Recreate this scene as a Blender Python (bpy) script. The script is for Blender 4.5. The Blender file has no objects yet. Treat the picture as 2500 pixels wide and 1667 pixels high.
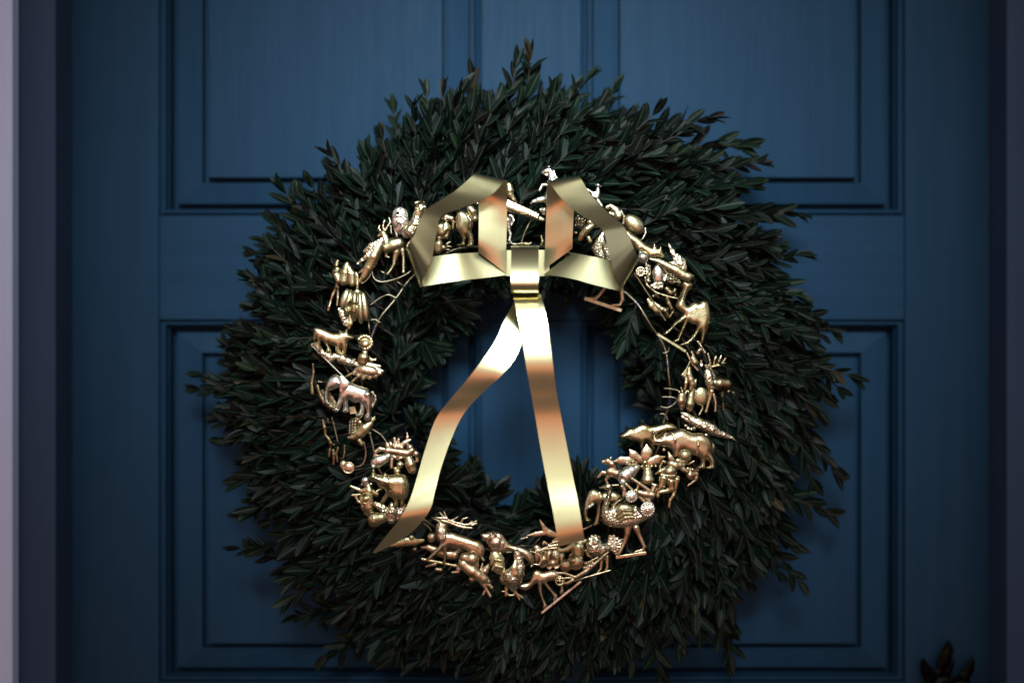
import bpy, math, random
import numpy as np
from mathutils import Vector, Matrix

random.seed(7)
rng = np.random.default_rng(7)
S = bpy.context.scene
COL = S.collection
R = math.radians

# ------------------------------------------------------------------ camera
CAM_D = 1.5                       # camera to door face, metres
PX = 0.981 / 2500.0               # metres per photo pixel on the door face
cam = bpy.data.cameras.new('camera')
cam.sensor_width = 36.0
cam.lens = 36.0 * CAM_D / 0.981
cam.clip_start = 0.05
cam.clip_end = 100.0
cam.dof.use_dof = True
cam.dof.focus_distance = CAM_D - 0.150
cam.dof.aperture_fstop = 1.7
camo = bpy.data.objects.new('camera', cam)
camo.location = (0, -CAM_D, 0)
camo.rotation_euler = (R(90), 0, 0)
COL.objects.link(camo)
S.camera = camo

# ------------------------------------------------------------------ light
S.view_settings.view_transform = 'Standard'
S.view_settings.look = 'None'
S.view_settings.exposure = 0.0
S.view_settings.gamma = 1.0
S.view_settings.use_curve_mapping = False
W = bpy.data.worlds.new('World')
S.world = W
W.use_nodes = True
W.node_tree.nodes['Background'].inputs[0].default_value = (0.62, 0.50, 0.45, 1)
W.node_tree.nodes['Background'].inputs[1].default_value = 0.13


def area(name, loc, target, sx, sy, radiance, col, spread=180):
    L = bpy.data.lights.new(name, 'AREA')
    L.shape = 'RECTANGLE'
    L.size = sx
    L.size_y = sy
    L.energy = radiance * math.pi * sx * sy
    L.color = col
    L.spread = R(spread)
    o = bpy.data.objects.new(name, L)
    o.location = loc
    o.rotation_euler = (Vector(target) - Vector(loc)).to_track_quat('-Z', 'Y').to_euler()
    COL.objects.link(o)
    return o


area('open_sky_light', (0.3, -2.9, 1.40), (0, 0, 0.1), 3.6, 3.1, 0.64, (1.0, 0.985, 0.90))
area('left_side_fill', (-2.6, -1.9, 1.25), (0, 0, 0.1), 1.7, 2.3, 0.50, (0.95, 0.95, 0.95))  # added side panel, brightens the left loop end by reflection
area('right_side_fill', (2.8, -1.9, 1.25), (0, 0, 0.1), 1.6, 2.3, 0.52, (0.84, 0.90, 1.0))  # added side panel for the right loop end, bluish to cool the casing
area('warm_reflection_fill', (-0.3, -3.0, -0.62), (0, 0, 0.0), 4.4, 0.85, 0.88, (1.0, 0.31, 0.19))  # added red panel, gives the brass its warm reflections
area('brick_reflection_fill', (-1.9, -2.3, 0.30), (0, 0, 0.0), 0.8, 0.9, 0.75, (1.0, 0.31, 0.20))  # added panel standing in for brick, reddens the bow's right upright
sp = bpy.data.lights.new('vignette_spot', 'SPOT')  # added spot, no real fitting; its cone lets the door darken outwards
sp.energy = 170
sp.color = (0.74, 0.92, 1.0)
sp.shadow_soft_size = 0.27
sp.spot_size = R(27.5)
sp.spot_blend = 1.0
spo = bpy.data.objects.new('vignette_spot', sp)
spo.location = (0.0, -1.38, 0.62)
spo.rotation_euler = (Vector((0.015, 0, 0.10)) - spo.location).to_track_quat('-Z', 'Y').to_euler()
COL.objects.link(spo)
S.cycles.use_denoising = True
S.cycles.max_bounces = 8


# ------------------------------------------------------------------ materials
def new_mat(name):
    m = bpy.data.materials.new(name)
    m.use_nodes = True
    nt = m.node_tree
    return m, nt, nt.nodes['Principled BSDF']


def N(nt, t, **kw):
    n = nt.nodes.new(t)
    for k, v in kw.items():
        setattr(n, k, v)
    return n


def ramp(nt, fac, stops):
    r = N(nt, 'ShaderNodeValToRGB')
    e = r.color_ramp.elements
    while len(e) < len(stops):
        e.new(0.5)
    for i, (p, c) in enumerate(stops):
        e[i].position = p
        e[i].color = (*c, 1)
    nt.links.new(fac, r.inputs[0])
    return r.outputs[0]


def noise(nt, scale, detail=3, vec=None, stretch=None):
    tc = N(nt, 'ShaderNodeTexCoord')
    out = vec or tc.outputs['Object']
    if stretch:
        mp = N(nt, 'ShaderNodeMapping')
        mp.inputs['Scale'].default_value = stretch
        nt.links.new(out, mp.inputs[0])
        out = mp.outputs[0]
    n = N(nt, 'ShaderNodeTexNoise')
    n.inputs['Scale'].default_value = scale
    n.inputs['Detail'].default_value = detail
    nt.links.new(out, n.inputs['Vector'])
    return n.outputs['Fac']


def bump(nt, b, h, strength, dist):
    n = N(nt, 'ShaderNodeBump')
    n.inputs['Strength'].default_value = strength
    n.inputs['Distance'].default_value = dist
    nt.links.new(h, n.inputs['Height'])
    nt.links.new(n.outputs[0], b.inputs['Normal'])


def paint(name, c0, c1, rough, streak):
    m, nt, b = new_mat(name)
    f = noise(nt, 9, 6, stretch=streak)
    nt.links.new(ramp(nt, f, [(0.32, c0), (0.68, c1)]), b.inputs['Base Color'])
    g = noise(nt, 45, 6, stretch=streak)
    nt.links.new(ramp(nt, g, [(0.2, (rough - .08,) * 3), (0.8, (rough + .08,) * 3)]), b.inputs['Roughness'])
    bump(nt, b, g, 0.5, 0.0008)
    b.inputs['Specular IOR Level'].default_value = 0.055
    return m


M_DOOR_V = paint('door_paint_vertical_grain', (0.0155, 0.051, 0.101), (0.0190, 0.058, 0.114), 0.42, (9, 9, 0.5))
M_DOOR_H = paint('door_paint_horizontal_grain', (0.0155, 0.051, 0.101), (0.0190, 0.058, 0.114), 0.42, (0.5, 9, 9))
M_JAMB = paint('jamb_paint', (0.038, 0.066, 0.124), (0.043, 0.072, 0.134), 0.5, (9, 9, 0.5))
M_CASING = paint('casing_paint', (0.56, 0.66, 0.98), (0.60, 0.70, 1.0), 0.55, (9, 9, 0.5))


def leaf_mat(name, cols, rough, rib=False):
    m, nt, b = new_mat(name)
    at = N(nt, 'ShaderNodeAttribute', attribute_name='tint')
    c = ramp(nt, at.outputs['Fac'], cols)
    nt.links.new(c, b.inputs['Base Color'])
    b.inputs['Roughness'].default_value = rough
    b.inputs['Specular IOR Level'].default_value = 0.13
    if not rib:
        bump(nt, b, noise(nt, 900, 2), 0.15, 0.0004)
    return m


M_LEAF = leaf_mat('leaf_green', [(0.0, (0.0078, 0.0050, 0.0056)), (0.40, (0.0042, 0.0076, 0.0054)),
                                 (0.8, (0.0052, 0.0160, 0.0095)), (0.95, (0.012, 0.021, 0.009)),
                                 (1.0, (0.04, 0.03, 0.015))], 0.42)
M_RIB = leaf_mat('leaf_midrib', [(0.0, (0.02, 0.03, 0.018)), (0.8, (0.055, 0.075, 0.042)), (1.0, (0.09, 0.075, 0.04))], 0.45, True)
M_STEM, _nt, _b = new_mat('stem_brown')
_nt.links.new(ramp(_nt, noise(_nt, 200), [(0.3, (0.018, 0.012, 0.010)), (0.7, (0.045, 0.035, 0.022))]), _b.inputs['Base Color'])
_b.inputs['Roughness'].default_value = 0.7
M_MOSS, _nt, _b = new_mat('dark_moss')
_nt.links.new(ramp(_nt, noise(_nt, 90), [(0.3, (0.012, 0.008, 0.009)), (0.7, (0.016, 0.011, 0.010))]), _b.inputs['Base Color'])
_b.inputs['Roughness'].default_value = 0.95
_b.inputs['Specular IOR Level'].default_value = 0.1
bump(_nt, _b, noise(_nt, 160, 5), 1.0, 0.01)


def brass(name, c0, c1, rough, kind=None, bs=1.0):
    m, nt, b = new_mat(name)
    b.inputs['Metallic'].default_value = 1.0
    f = noise(nt, 70, 4)
    tarn = tuple(q * w for q, w in zip(c0, (0.52, 0.47, 0.38)))
    nt.links.new(ramp(nt, f, [(0.32, tarn), (0.46, c0), (0.68, c1)]), b.inputs['Base Color'])
    g = noise(nt, 190, 4)
    nt.links.new(ramp(nt, g, [(0.25, (rough - .05,) * 3), (0.75, (rough + .10,) * 3)]), b.inputs['Roughness'])
    if kind is None:
        bump(nt, b, noise(nt, 520, 4), 0.22 * bs, 0.0008)
    elif kind == 'feather':
        v = N(nt, 'ShaderNodeTexVoronoi')
        v.inputs['Scale'].default_value = 480
        tc = N(nt, 'ShaderNodeTexCoord')
        nt.links.new(tc.outputs['Object'], v.inputs['Vector'])
        bump(nt, b, v.outputs['Distance'], 0.55 * bs, 0.0010)
    elif kind == 'weave':
        tc = N(nt, 'ShaderNodeTexCoord')
        outs = []
        for d in ('X', 'Z'):
            w = N(nt, 'ShaderNodeTexWave', bands_direction=d)
            w.inputs['Scale'].default_value = 130
            w.inputs['Distortion'].default_value = 0.6
            nt.links.new(tc.outputs['Object'], w.inputs['Vector'])
            outs.append(w.outputs['Fac'])
        mx = N(nt, 'ShaderNodeMath', operation='MULTIPLY')
        nt.links.new(outs[0], mx.inputs[0])
        nt.links.new(outs[1], mx.inputs[1])
        bump(nt, b, mx.outputs[0], 1.0, 0.0022)
    elif kind == 'fur':
        bump(nt, b, noise(nt, 420, 4, stretch=(1, 1, 0.3)), 0.8 * bs, 0.0022)
    elif kind == 'brushed':
        bump(nt, b, noise(nt, 240, 3, stretch=(1.0, 1, 0.05)), 0.10, 0.0004)
    return m


BR = {
    'gold': brass('brass_gold', (0.57, 0.48, 0.26), (0.73, 0.64, 0.40), 0.25),
    'pale': brass('brass_pale', (0.84, 0.81, 0.69), (0.90, 0.87, 0.76), 0.24),
    'rose': brass('brass_rose', (0.61, 0.47, 0.29), (0.76, 0.63, 0.42), 0.27),
    'olive': brass('brass_olive', (0.54, 0.48, 0.26), (0.70, 0.63, 0.39), 0.28),
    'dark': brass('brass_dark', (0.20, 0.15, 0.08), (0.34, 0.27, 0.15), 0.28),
    'feather': brass('brass_feathered', (0.62, 0.53, 0.36), (0.78, 0.68, 0.48), 0.24, 'feather'),
    'fur': brass('brass_furrowed', (0.64, 0.50, 0.35), (0.78, 0.64, 0.46), 0.26, 'fur'),
    'weave': brass('brass_woven', (0.62, 0.52, 0.34), (0.76, 0.66, 0.45), 0.25, 'weave'),
}
M_RIBBON, _nt, _b = new_mat('satin_brass_ribbon')
_b.inputs['Metallic'].default_value = 1.0
_nt.links.new(ramp(_nt, noise(_nt, 6, 2), [(0.3, (0.71, 0.63, 0.34)), (0.7, (0.75, 0.67, 0.39))]), _b.inputs['Base Color'])
_nt.links.new(ramp(_nt, noise(_nt, 500, 2, stretch=(1, 1, 0.03)), [(0.3, (0.275,) * 3), (0.7, (0.295,) * 3)]), _b.inputs['Roughness'])
M_WIRE = brass('dull_wire', (0.30, 0.24, 0.16), (0.45, 0.38, 0.26), 0.32)
M_BLUE, _nt, _b = new_mat('blue_tie_wire')
_b.inputs['Base Color'].default_value = (0.018, 0.026, 0.085, 1)
_b.inputs['Roughness'].default_value = 0.3
M_KNOB = brass('aged_bronze', (0.006, 0.008, 0.007), (0.016, 0.020, 0.017), 0.22)


# ------------------------------------------------------------------ helpers
def P(x, y, d):
    """photo pixel (2500 wide) at d metres in front of the door face -> world point"""
    k = (CAM_D - d) / CAM_D
    return Vector(((x - 1250) * PX * k, -d, (833.5 - y) * PX * k))


VIEWS = {'FULL': (0, 0, 0.9408), 'SRC': (0, 0, 1.0),
         'A': (900, 380, 4.6125), 'B': (1250, 380, 3.92), 'C': (720, 480, 4.9), 'D': (720, 760, 3.7343),
         'E': (820, 1030, 4.75), 'F': (980, 1230, 5.809), 'G': (1250, 1230, 5.6), 'H': (1400, 1080, 5.2267),
         'I': (1480, 980, 6.029), 'J': (1540, 640, 4.126), 'K': (1100, 560, 3.5636),
         'N1': (880, 470, 7.84), 'N2': (1060, 420, 7.84), 'N3': (1290, 390, 7.84), 'N4': (1480, 470, 6.533),
         'N5': (1520, 640, 7.84), 'N6': (1620, 820, 7.84), 'N7': (750, 960, 7.84), 'N8': (740, 640, 7.84)}


def vsrc(view, x, y):
    ox, oy, s = VIEWS[view]
    return ox + x / s, oy + y / s


def link(o, parent=None, **props):
    COL.objects.link(o)
    if parent is not None:
        o.parent = parent
    for k, v in props.items():
        o[k] = v
    return o


def mesh_obj(name, verts, faces, mat, parent=None, loc=None, smooth=True, **props):
    """verts in world space; the object sits at loc (or its parent's origin)"""
    me = bpy.data.meshes.new(name)
    v = np.asarray(verts, dtype=np.float64).reshape(-1, 3)
    base = np.array(parent.location if parent is not None else (0, 0, 0)) if loc is None else np.array(loc)
    if parent is not None and parent.parent is not None and loc is None:
        base = base + np.array(parent.parent.location)
    me.from_pydata((v - base).tolist(), [], [list(map(int, f)) for f in faces])
    for mm in (mat if isinstance(mat, (list, tuple)) else [mat]):
        me.materials.append(mm)
    if smooth:
        me.polygons.foreach_set('use_smooth', [True] * len(me.polygons))
    me.update()
    o = bpy.data.objects.new(name, me)
    if loc is not None and parent is None:
        o.location = loc
    return link(o, parent, **props)


def empty(name, loc, **props):
    o = bpy.data.objects.new(name, None)
    o.location = loc
    o.empty_display_size = 0.02
    return link(o, None, **props)


def box(x0, x1, y0, y1, z0, z1):
    v = [(x, y, z) for x in (x0, x1) for y in (y0, y1) for z in (z0, z1)]
    f = [(0, 1, 3, 2), (4, 6, 7, 5), (0, 4, 5, 1), (2, 3, 7, 6), (0, 2, 6, 4), (1, 5, 7, 3)]
    return v, f


def bevel(o, w=0.0012, seg=2):
    m = o.modifiers.new('bevel', 'BEVEL')
    m.width = w
    m.segments = seg
    m.limit_method = 'ANGLE'
    return o


def tube(pts, rad, n=8, closed=False):
    pts = [Vector(p) for p in pts]
    k = len(pts)
    rads = rad if isinstance(rad, (list, tuple)) else [rad] * k
    V, F = [], []
    up = Vector((0.13, 1, 0.21)).normalized()
    for i, p in enumerate(pts):
        a = pts[(i - 1) % k] if closed or i else p
        b = pts[(i + 1) % k] if closed or i < k - 1 else p
        t = (b - a).normalized()
        s = t.cross(up)
        if s.length < 1e-4:
            s = t.cross(Vector((1, 0, 0)))
        s.normalize()
        u = s.cross(t)
        for j in range(n):
            q = 2 * math.pi * j / n
            V.append(p + (s * math.cos(q) + u * math.sin(q)) * rads[i])
    for i in range(k if closed else k - 1):
        for j in range(n):
            a, b = i * n + j, i * n + (j + 1) % n
            c, d = ((i + 1) % k) * n + (j + 1) % n, ((i + 1) % k) * n + j
            F.append((a, b, c, d))
    if not closed:
        F.append(tuple(range(n))[::-1])
        F.append(tuple((k - 1) * n + j for j in range(n)))
    return V, F


def smooth_path(pts, sub=6):
    pts = [Vector(p) for p in pts]
    if len(pts) < 3:
        return pts
    out = []
    for i in range(len(pts) - 1):
        p0, p1, p2, p3 = pts[max(i - 1, 0)], pts[i], pts[i + 1], pts[min(i + 2, len(pts) - 1)]
        for j in range(sub):
            t = j / sub
            out.append(0.5 * ((2 * p1) + (p2 - p0) * t + (2 * p0 - 5 * p1 + 4 * p2 - p3) * t * t
                              + (3 * p1 - p0 - 3 * p2 + p3) * t ** 3))
    out.append(pts[-1])
    return out


# ------------------------------------------------------------------ door
ZS = lambda py: (833.5 - py) * PX
XS = lambda px: (px - 1250) * PX
DOOR = empty('panelled_door', (0, 0, -1.05), label='dark blue painted wooden door with raised panels behind the wreath',
             category='door')
XL, XR = 134, 2468          # door edges, photo pixels
ZT, ZB = 0.98, -1.05
A0, A1, B0, B1 = 388, 1175, 1419, 2209      # panel openings
UT, UB, LT, LB = ZS(-1500), ZS(526), ZS(781), ZS(1664)
BT, BB = ZS(1664 + 255), ZB + 0.16
TH = 0.042


def member(name, x0, x1, z0, z1, mat):
    v, f = box(x0, x1, 0.0, TH, z0, z1)
    o = mesh_obj(name, v, f, mat, DOOR, smooth=False)
    return bevel(o, 0.0012)


G = 0.0003
member('stile', XS(XL), XS(A0), ZB, ZT, M_DOOR_V)
member('stile', XS(B1), XS(XR), ZB, ZT, M_DOOR_V)
for z0, z1 in ((UT, ZT), (LT, UB), (BT, LB), (ZB, BB)):
    member('rail', XS(A0) + G, XS(B1) - G, z0, z1, M_DOOR_H)
for z0, z1 in ((UB, UT), (LB, LT), (BB, BT)):
    member('mullion', XS(A1), XS(B0), z0 + G, z1 - G, M_DOOR_V)


def loft(rects):
    """rects: (x0,x1,z0,z1,y) nested loops -> verts, faces with mitred corners, last loop capped"""
    V, F = [], []
    for (x0, x1, z0, z1, y) in rects:
        V += [(x0, y, z0), (x1, y, z0), (x1, y, z1), (x0, y, z1)]
    for i in range(len(rects) - 1):
        for j in range(4):
            a, b = i * 4 + j, i * 4 + (j + 1) % 4
            F.append((a, b, b + 4, a + 4))
    k = (len(rects) - 1) * 4
    F.append((k, k + 1, k + 2, k + 3))
    return V, F


def panel(x0, x1, z0, z1, inner_left):
    """ovolo moulding, sloped margin, sunk groove and raised field"""
    il, ir = (0.80, 1.0) if inner_left else (1.0, 0.80)

    def rect(i, d):
        return (x0 + i * PX * il, x1 - i * PX * ir, z0 + i * PX * 0.78, z1 - i * PX * 0.78, d * 0.001)
    mould = [rect(0.4, 0.2), rect(0.5, 5.0), rect(5, 5.0), rect(6.5, 1.2), rect(11, 0.2), rect(16, 1.4), rect(18, 6.5),
             rect(18.6, 10.0), rect(20, 9.2), rect(22, 10.0), rect(22.6, 27.0), rect(38, 27.0)]
    V, F = loft(mould)
    F = F[:-1]
    field = [rect(37.0, 29.0), rect(38.5, 11.5), rect(103, 6.5), rect(104, 17.5), rect(117, 17.5), rect(118, 3.2), rect(120, 2.4)]
    V2, F2 = loft(field)
    p = mesh_obj('panel', V2, F2, M_DOOR_V, DOOR, smooth=False)
    m = mesh_obj('moulding', V, F, M_DOOR_V, DOOR, smooth=False)
    m.parent = p
    bevel(p, 0.0008)
    bevel(m, 0.0005)


for (za, zb) in ((UB, UT), (LB, LT), (BB, BT)):
    panel(XS(A0), XS(A1), za, zb, False)
    panel(XS(B0), XS(B1), za, zb, True)

# door frame: jambs stand proud of the door, pale casing outside the left one
FR = empty('door_frame', (0, 0, -1.05), kind='structure')


def jamb(name, x0, x1, d0, d1, mat, z0=ZB - 0.01, z1=ZT + 0.02):
    v, f = box(x0, x1, -d1, -d0, z0, z1)
    return bevel(mesh_obj(name, v, f, mat, FR, smooth=False), 0.002)


jd = 0.055
kj = (CAM_D - jd) / CAM_D
jx = XS(136) * kj
jamb('jamb', jx - 0.048, jx, -TH, jd, M_JAMB)
jamb('casing', jx - 0.10 + 0.012, jx - 0.0482 + 0.0147, jd + 0.0005, jd + 0.020, M_CASING)
jxr = XS(2458) * kj
jamb('jamb', jxr, jxr + 0.06, -TH, jd, M_JAMB)
jamb('door_stop', jx + 0.0003, XS(134) + 0.004, -TH + 0.001, -0.002, M_JAMB)

# ------------------------------------------------------------------ foliage wreath
WC = (1296.0, 943.0)
MAJ, MIN_ = 456.0, 176.0
CD = 0.058
WREATH = empty('leaf_wreath', P(WC[0], WC[1], 0.0),
               label='round dark green wreath of small-leaved twigs hung on the blue door', category='wreath')
V, F = [], []
NU, NV = 120, 28
for i in range(NU):
    a = 2 * math.pi * i / NU
    for j in range(NV):
        b = 2 * math.pi * j / NV
        rr = 0.60 + 0.10 * math.sin(7 * a + 3 * b) + 0.08 * math.sin(17 * a - 5 * b)
        rad = MAJ + MIN_ * rr * math.cos(b)
        V.append(P(WC[0] + rad * math.cos(a), WC[1] - rad * math.sin(a), max(0.004, CD - 0.010 + 0.052 * rr * math.sin(b))))
        F.append((i * NV + j, ((i + 1) % NU) * NV + j, ((i + 1) % NU) * NV + (j + 1) % NV, i * NV + (j + 1) % NV))
mesh_obj('moss_core', V, F, M_MOSS, WREATH)

# leaf shapes: x along the leaf, y across, z up; unit length
LV = []
for vi in range(10):
    rs = np.random.default_rng(100 + vi)
    wid = rs.uniform(0.135, 0.19)
    curl = rs.uniform(-0.10, 0.16)
    fold = rs.uniform(0.25, 0.6)
    side = rs.uniform(-0.05, 0.05)
    ts = [0.0, 0.12, 0.3, 0.52, 0.74, 0.9, 1.0]
    ws = [0.10, 0.55, 0.92, 1.0, 0.80, 0.45, 0.04]
    vv = []
    for t, w in zip(ts, ws):
        ww = w * wid
        zc = -curl * t * t * 1.6
        for s_, q in ((-1, ww), (-1, min(0.013, ww * 0.4)), (1, min(0.013, ww * 0.4)), (1, ww)):
            vv.append((t, s_ * q + side * t * t * 2, zc + fold * abs(q) + (0.0 if q > 0.014 else 0.006)))
    ff, mi = [], []
    for i in range(6):
        for j in range(3):
            a = i * 4 + j
            ff.append((a, a + 1, a + 5, a + 4))
            mi.append(1 if j == 1 else 0)
    LV.append((np.array(vv), ff, mi))

leaves, stems = [], []       # leaf: (variant, 4x4, tint)


def wp(rad, ang, d):
    return P(WC[0] + rad * math.cos(ang), WC[1] - rad * math.sin(ang), d)


def dlimit(x, y):
    """how far the foliage may come forward where ornaments and bow stand"""
    ro = math.hypot(x - 1262, y - 945)
    if ro < 470:
        return 0.106
    if ro < 540:
        return 0.106 + (ro - 470) / 70 * 0.03
    return 0.16


def srcxy(p):
    k = (CAM_D + p.y) / CAM_D
    return p.x / (PX * k) + 1250, 833.5 - p.z / (PX * k)


def sprig(root, direc, length, n, scale):
    up = Vector((0, -1, 0))
    direc = direc.normalized()
    bend = Vector((random.gauss(0, .3), random.gauss(0, .2), random.gauss(-.1, .3)))
    pts = []
    p = root.copy()
    dvec = direc.copy()
    for i in range(n + 1):
        pts.append(p.copy())
        dvec = (dvec + bend * (0.12)).normalized()
        p = p + dvec * (length / n)
    xy = srcxy(pts[-1])
    lim = dlimit(*xy)
    if -pts[-1].y > lim - 0.004 or -pts[-1].y < 0.006:
        return False
    stems.append((pts, 0.0011))
    tint0 = random.random()
    roll = random.uniform(0, math.pi)
    for i in range(1, n + 1):
        t = (pts[i] - pts[i - 1]).normalized()
        s = t.cross(up)
        if s.length < 0.05:
            s = Vector((1, 0, 0))
        s.normalize()
        u = s.cross(t)
        last = i == n
        for k in range(2 if not last else 3):
            a = roll + i * 1.35 + math.pi * k if not last else random.uniform(0, 6.28)
            side = (s * math.cos(a) + u * math.sin(a) * 0.75).normalized()
            op = R(random.uniform(20, 42)) if not last else R(random.uniform(5, 26))
            ld = (t * math.cos(op) + side * math.sin(op)).normalized()
            # upper leaf face turns towards the twig tip and the light
            nrm = (t * math.sin(op) - side * math.cos(op)) * 0.55 + Vector((random.gauss(0, .25), -0.9, 0.30 + random.gauss(0, .25)))
            nrm = (nrm - ld * nrm.dot(ld))
            if nrm.length < 0.05:
                continue
            nrm.normalize()
            yv = nrm.cross(ld)
            L = scale * random.uniform(0.78, 1.15) * (0.75 + 0.25 * math.sin(math.pi * min(1, i / n + .15)))
            tip = pts[i] + ld * L
            tx = srcxy(tip)
            if -tip.y > dlimit(*tx) or -tip.y < 0.004:
                continue
            Mx = Matrix(((ld.x, yv.x, nrm.x, 0), (ld.y, yv.y, nrm.y, 0), (ld.z, yv.z, nrm.z, 0), (0, 0, 0, 1)))
            Mx = Matrix.Translation(pts[i]) @ Mx @ Matrix.Diagonal((L, L, L, 1))
            tint = min(0.93, max(0.0, 0.25 + 0.45 * tint0 + random.gauss(0, .13)))
            if random.random() < 0.008:
                tint = 1.0
            leaves.append((random.randrange(10), Mx, tint))
    return True


def dir3(ang, swirl, lift):
    """outward direction turned clockwise by swirl, lifted off the door by lift"""
    a = ang - swirl
    return Vector((math.cos(a) * math.cos(lift), -math.sin(lift), math.sin(a) * math.cos(lift)))


cnt = 0
while cnt < 1500:
    ang = random.uniform(0, 2 * math.pi)
    u = random.uniform(-0.86, 0.76)
    # the twigs sweep clockwise, most on the right
    sw = R(36) + R(22) * math.cos(ang - R(10))
    sw += random.gauss(0, R(12))
    zone = random.random()
    dmax = 0.052 * math.sqrt(max(0.05, 1 - u * u))
    if u < -0.62:
        d = CD + dmax * random.uniform(-0.6, 0.8)
        if random.random() < 0.45:
            drc = dir3(ang + math.pi, random.gauss(0.5, .5), R(random.uniform(0, 30)))
            ln = random.uniform(0.012, 0.026)
        else:
            drc = dir3(ang, R(70) + random.gauss(0, .5), R(random.uniform(5, 35)))
            ln = random.uniform(0.022, 0.040)
    else:
        d = CD + dmax * (random.uniform(0.35, 1.0) if zone < 0.72 else random.uniform(-0.8, 0.35))
        lift = R(random.uniform(0, 20)) if d > CD else R(random.uniform(-18, 6))
        drc = dir3(ang, sw, lift)
        ln = random.uniform(0.042, 0.068)
    root = wp(MAJ + MIN_ * u, ang, d)
    if sprig(root, drc, ln, random.choice((5, 5, 6, 6)), random.uniform(0.021, 0.031)):
        cnt += 1
# stray twigs that break the outline, as in the photograph
for (x, y, a, ln) in ((680, 975, 160, .085), (690, 1020, 172, .06), (730, 1360, 178, .065), (820, 1480, 200, .05),
                      (1150, 320, 86, .06), (1215, 315, 72, .065), (1285, 310, 90, .07), (1370, 320, 84, .06), (1460, 330, 55, .05),
                      (1590, 330, 20, .06), (1650, 380, 12, .07), (1720, 430, 0, .06), (1800, 520, -12, .06),
                      (1870, 730, -20, .075), (1890, 850, -30, .08), (1900, 990, -50, .085), (1860, 1180, -30, .07),
                      (1840, 1300, -40, .07), (1740, 1460, -65, .06), (900, 1530, -140, .05)):
    for q in range(1 if ln < .08 else 2):
        cx, cy = x + random.uniform(-10, 10), y + random.uniform(-10, 10)
        k = R(a + random.uniform(-10, 10))
        px_, py_ = cx - 30 * math.cos(k), cy + 30 * math.sin(k)
        sprig(P(px_, py_, random.uniform(0.045, 0.085)), Vector((math.cos(k), -0.12 + random.uniform(-.1, .1), math.sin(k))), ln, 6, random.uniform(.023, .030))

# the 300 leaves that show largest are parts of their own, the rest is one mass
score = {}
for i, (vi, Mx, tint) in enumerate(leaves):
    c = Mx @ Vector((0.5, 0, 0))
    nrm = (Mx.to_3x3() @ Vector((0, 0, 1)))
    L = nrm.length
    x, y = srcxy(c)
    if not (0 < x < 2500 and 0 < y < 1667):
        continue
    key = (int(x // 46), int(y // 46))
    depth = -c.y
    if key not in score or depth > score[key][0]:
        score[key] = (depth, abs(nrm.y) * L, i)
best = sorted(score.values(), key=lambda q: -q[1])[:300]
chosen = {q[2] for q in best}
rest = [lf for i, lf in enumerate(leaves) if i not in chosen]
# joined foliage
allv, allf, allm, allt = [], [], [], []
base = 0
wl = np.array(WREATH.location)
for (vi, Mx, tint) in rest:
    vv, ff, mi = LV[vi]
    m = np.array(Mx)
    allv.append(vv @ m[:3, :3].T + m[:3, 3] - wl)
    allf.append(np.array(ff) + base)
    allm += mi
    allt += [tint] * len(vv)
    base += len(vv)
me = bpy.data.meshes.new('leaf_mass')
me.from_pydata(np.concatenate(allv).tolist(), [], np.concatenate(allf).tolist())
me.materials.append(M_LEAF)
me.materials.append(M_RIB)
me.polygons.foreach_set('material_index', allm)
me.polygons.foreach_set('use_smooth', [True] * len(allm))
at = me.attributes.new('tint', 'FLOAT', 'POINT')
at.data.foreach_set('value', allt)
me.update()
link(bpy.data.objects.new('leaf_mass', me), WREATH, kind='stuff')
# single leaves share ten meshes with four tints each
pool = {}
for q in best:
    vi, Mx, tint = leaves[q[2]]
    tk = 3 if tint > 0.98 else int(min(2, tint * 3))
    if (vi, tk) not in pool:
        vv, ff, mi = LV[vi]
        ml = bpy.data.meshes.new('leaf')
        ml.from_pydata(vv.tolist(), [], ff)
        ml.materials.append(M_LEAF)
        ml.materials.append(M_RIB)
        ml.polygons.foreach_set('material_index', mi)
        ml.polygons.foreach_set('use_smooth', [True] * len(mi))
        a_ = ml.attributes.new('tint', 'FLOAT', 'POINT')
        a_.data.foreach_set('value', [(0.25, 0.5, 0.8, 1.0)[tk]] * len(vv))
        pool[(vi, tk)] = ml
    o = bpy.data.objects.new('leaf', pool[(vi, tk)])
    link(o, WREATH)
    o.matrix_basis = Matrix.Translation(-Vector(wl)) @ Mx
# twigs
V, F = [], []
for pts, r_ in stems:
    v, f = tube(pts, [r_ * (1 - .5 * i / len(pts)) for i in range(len(pts))], 5)
    b = len(V)
    V += v
    F += [tuple(i + b for i in q) for q in f]
mesh_obj('twig_mass', V, F, M_STEM, WREATH, kind='stuff')

# wire ring that carries the brass pieces
RC, RR, RD = (1255, 965), 375, 0.108
def ringp(t):
    q = RR + 5 * math.sin(3 * t + 1) + 4 * math.sin(7 * t) + 2.5 * math.sin(19 * t + 2)
    return P(RC[0] + q * math.cos(t), RC[1] - q * math.sin(t), RD + 0.003 * math.sin(5 * t) + 0.0015 * math.sin(13 * t))


v, f = tube([ringp(t) for t in np.linspace(0, 2 * math.pi, 150, endpoint=False)], 0.0011, 8, True)
mesh_obj('wire_ring', v, f, M_WIRE, WREATH)
for k in range(26):
    t = R(k * 360 / 26 + random.uniform(-6, 6))
    c = ringp(t)
    tang = Vector((-math.sin(t), 0, math.cos(t)))
    rad = Vector((math.cos(t), 0, math.sin(t)))
    pts = []
    for j in range(25):
        q = j / 24 * 2.5 * 2 * math.pi
        pts.append(c + tang * (j / 24 - .5) * 0.006 + (rad * math.cos(q) + Vector((0, 1, 0)) * math.sin(q)) * 0.0016)
    v, f = tube(pts, 0.0005, 5)
    mesh_obj('tie_wire', v, f, M_BLUE, WREATH)


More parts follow.
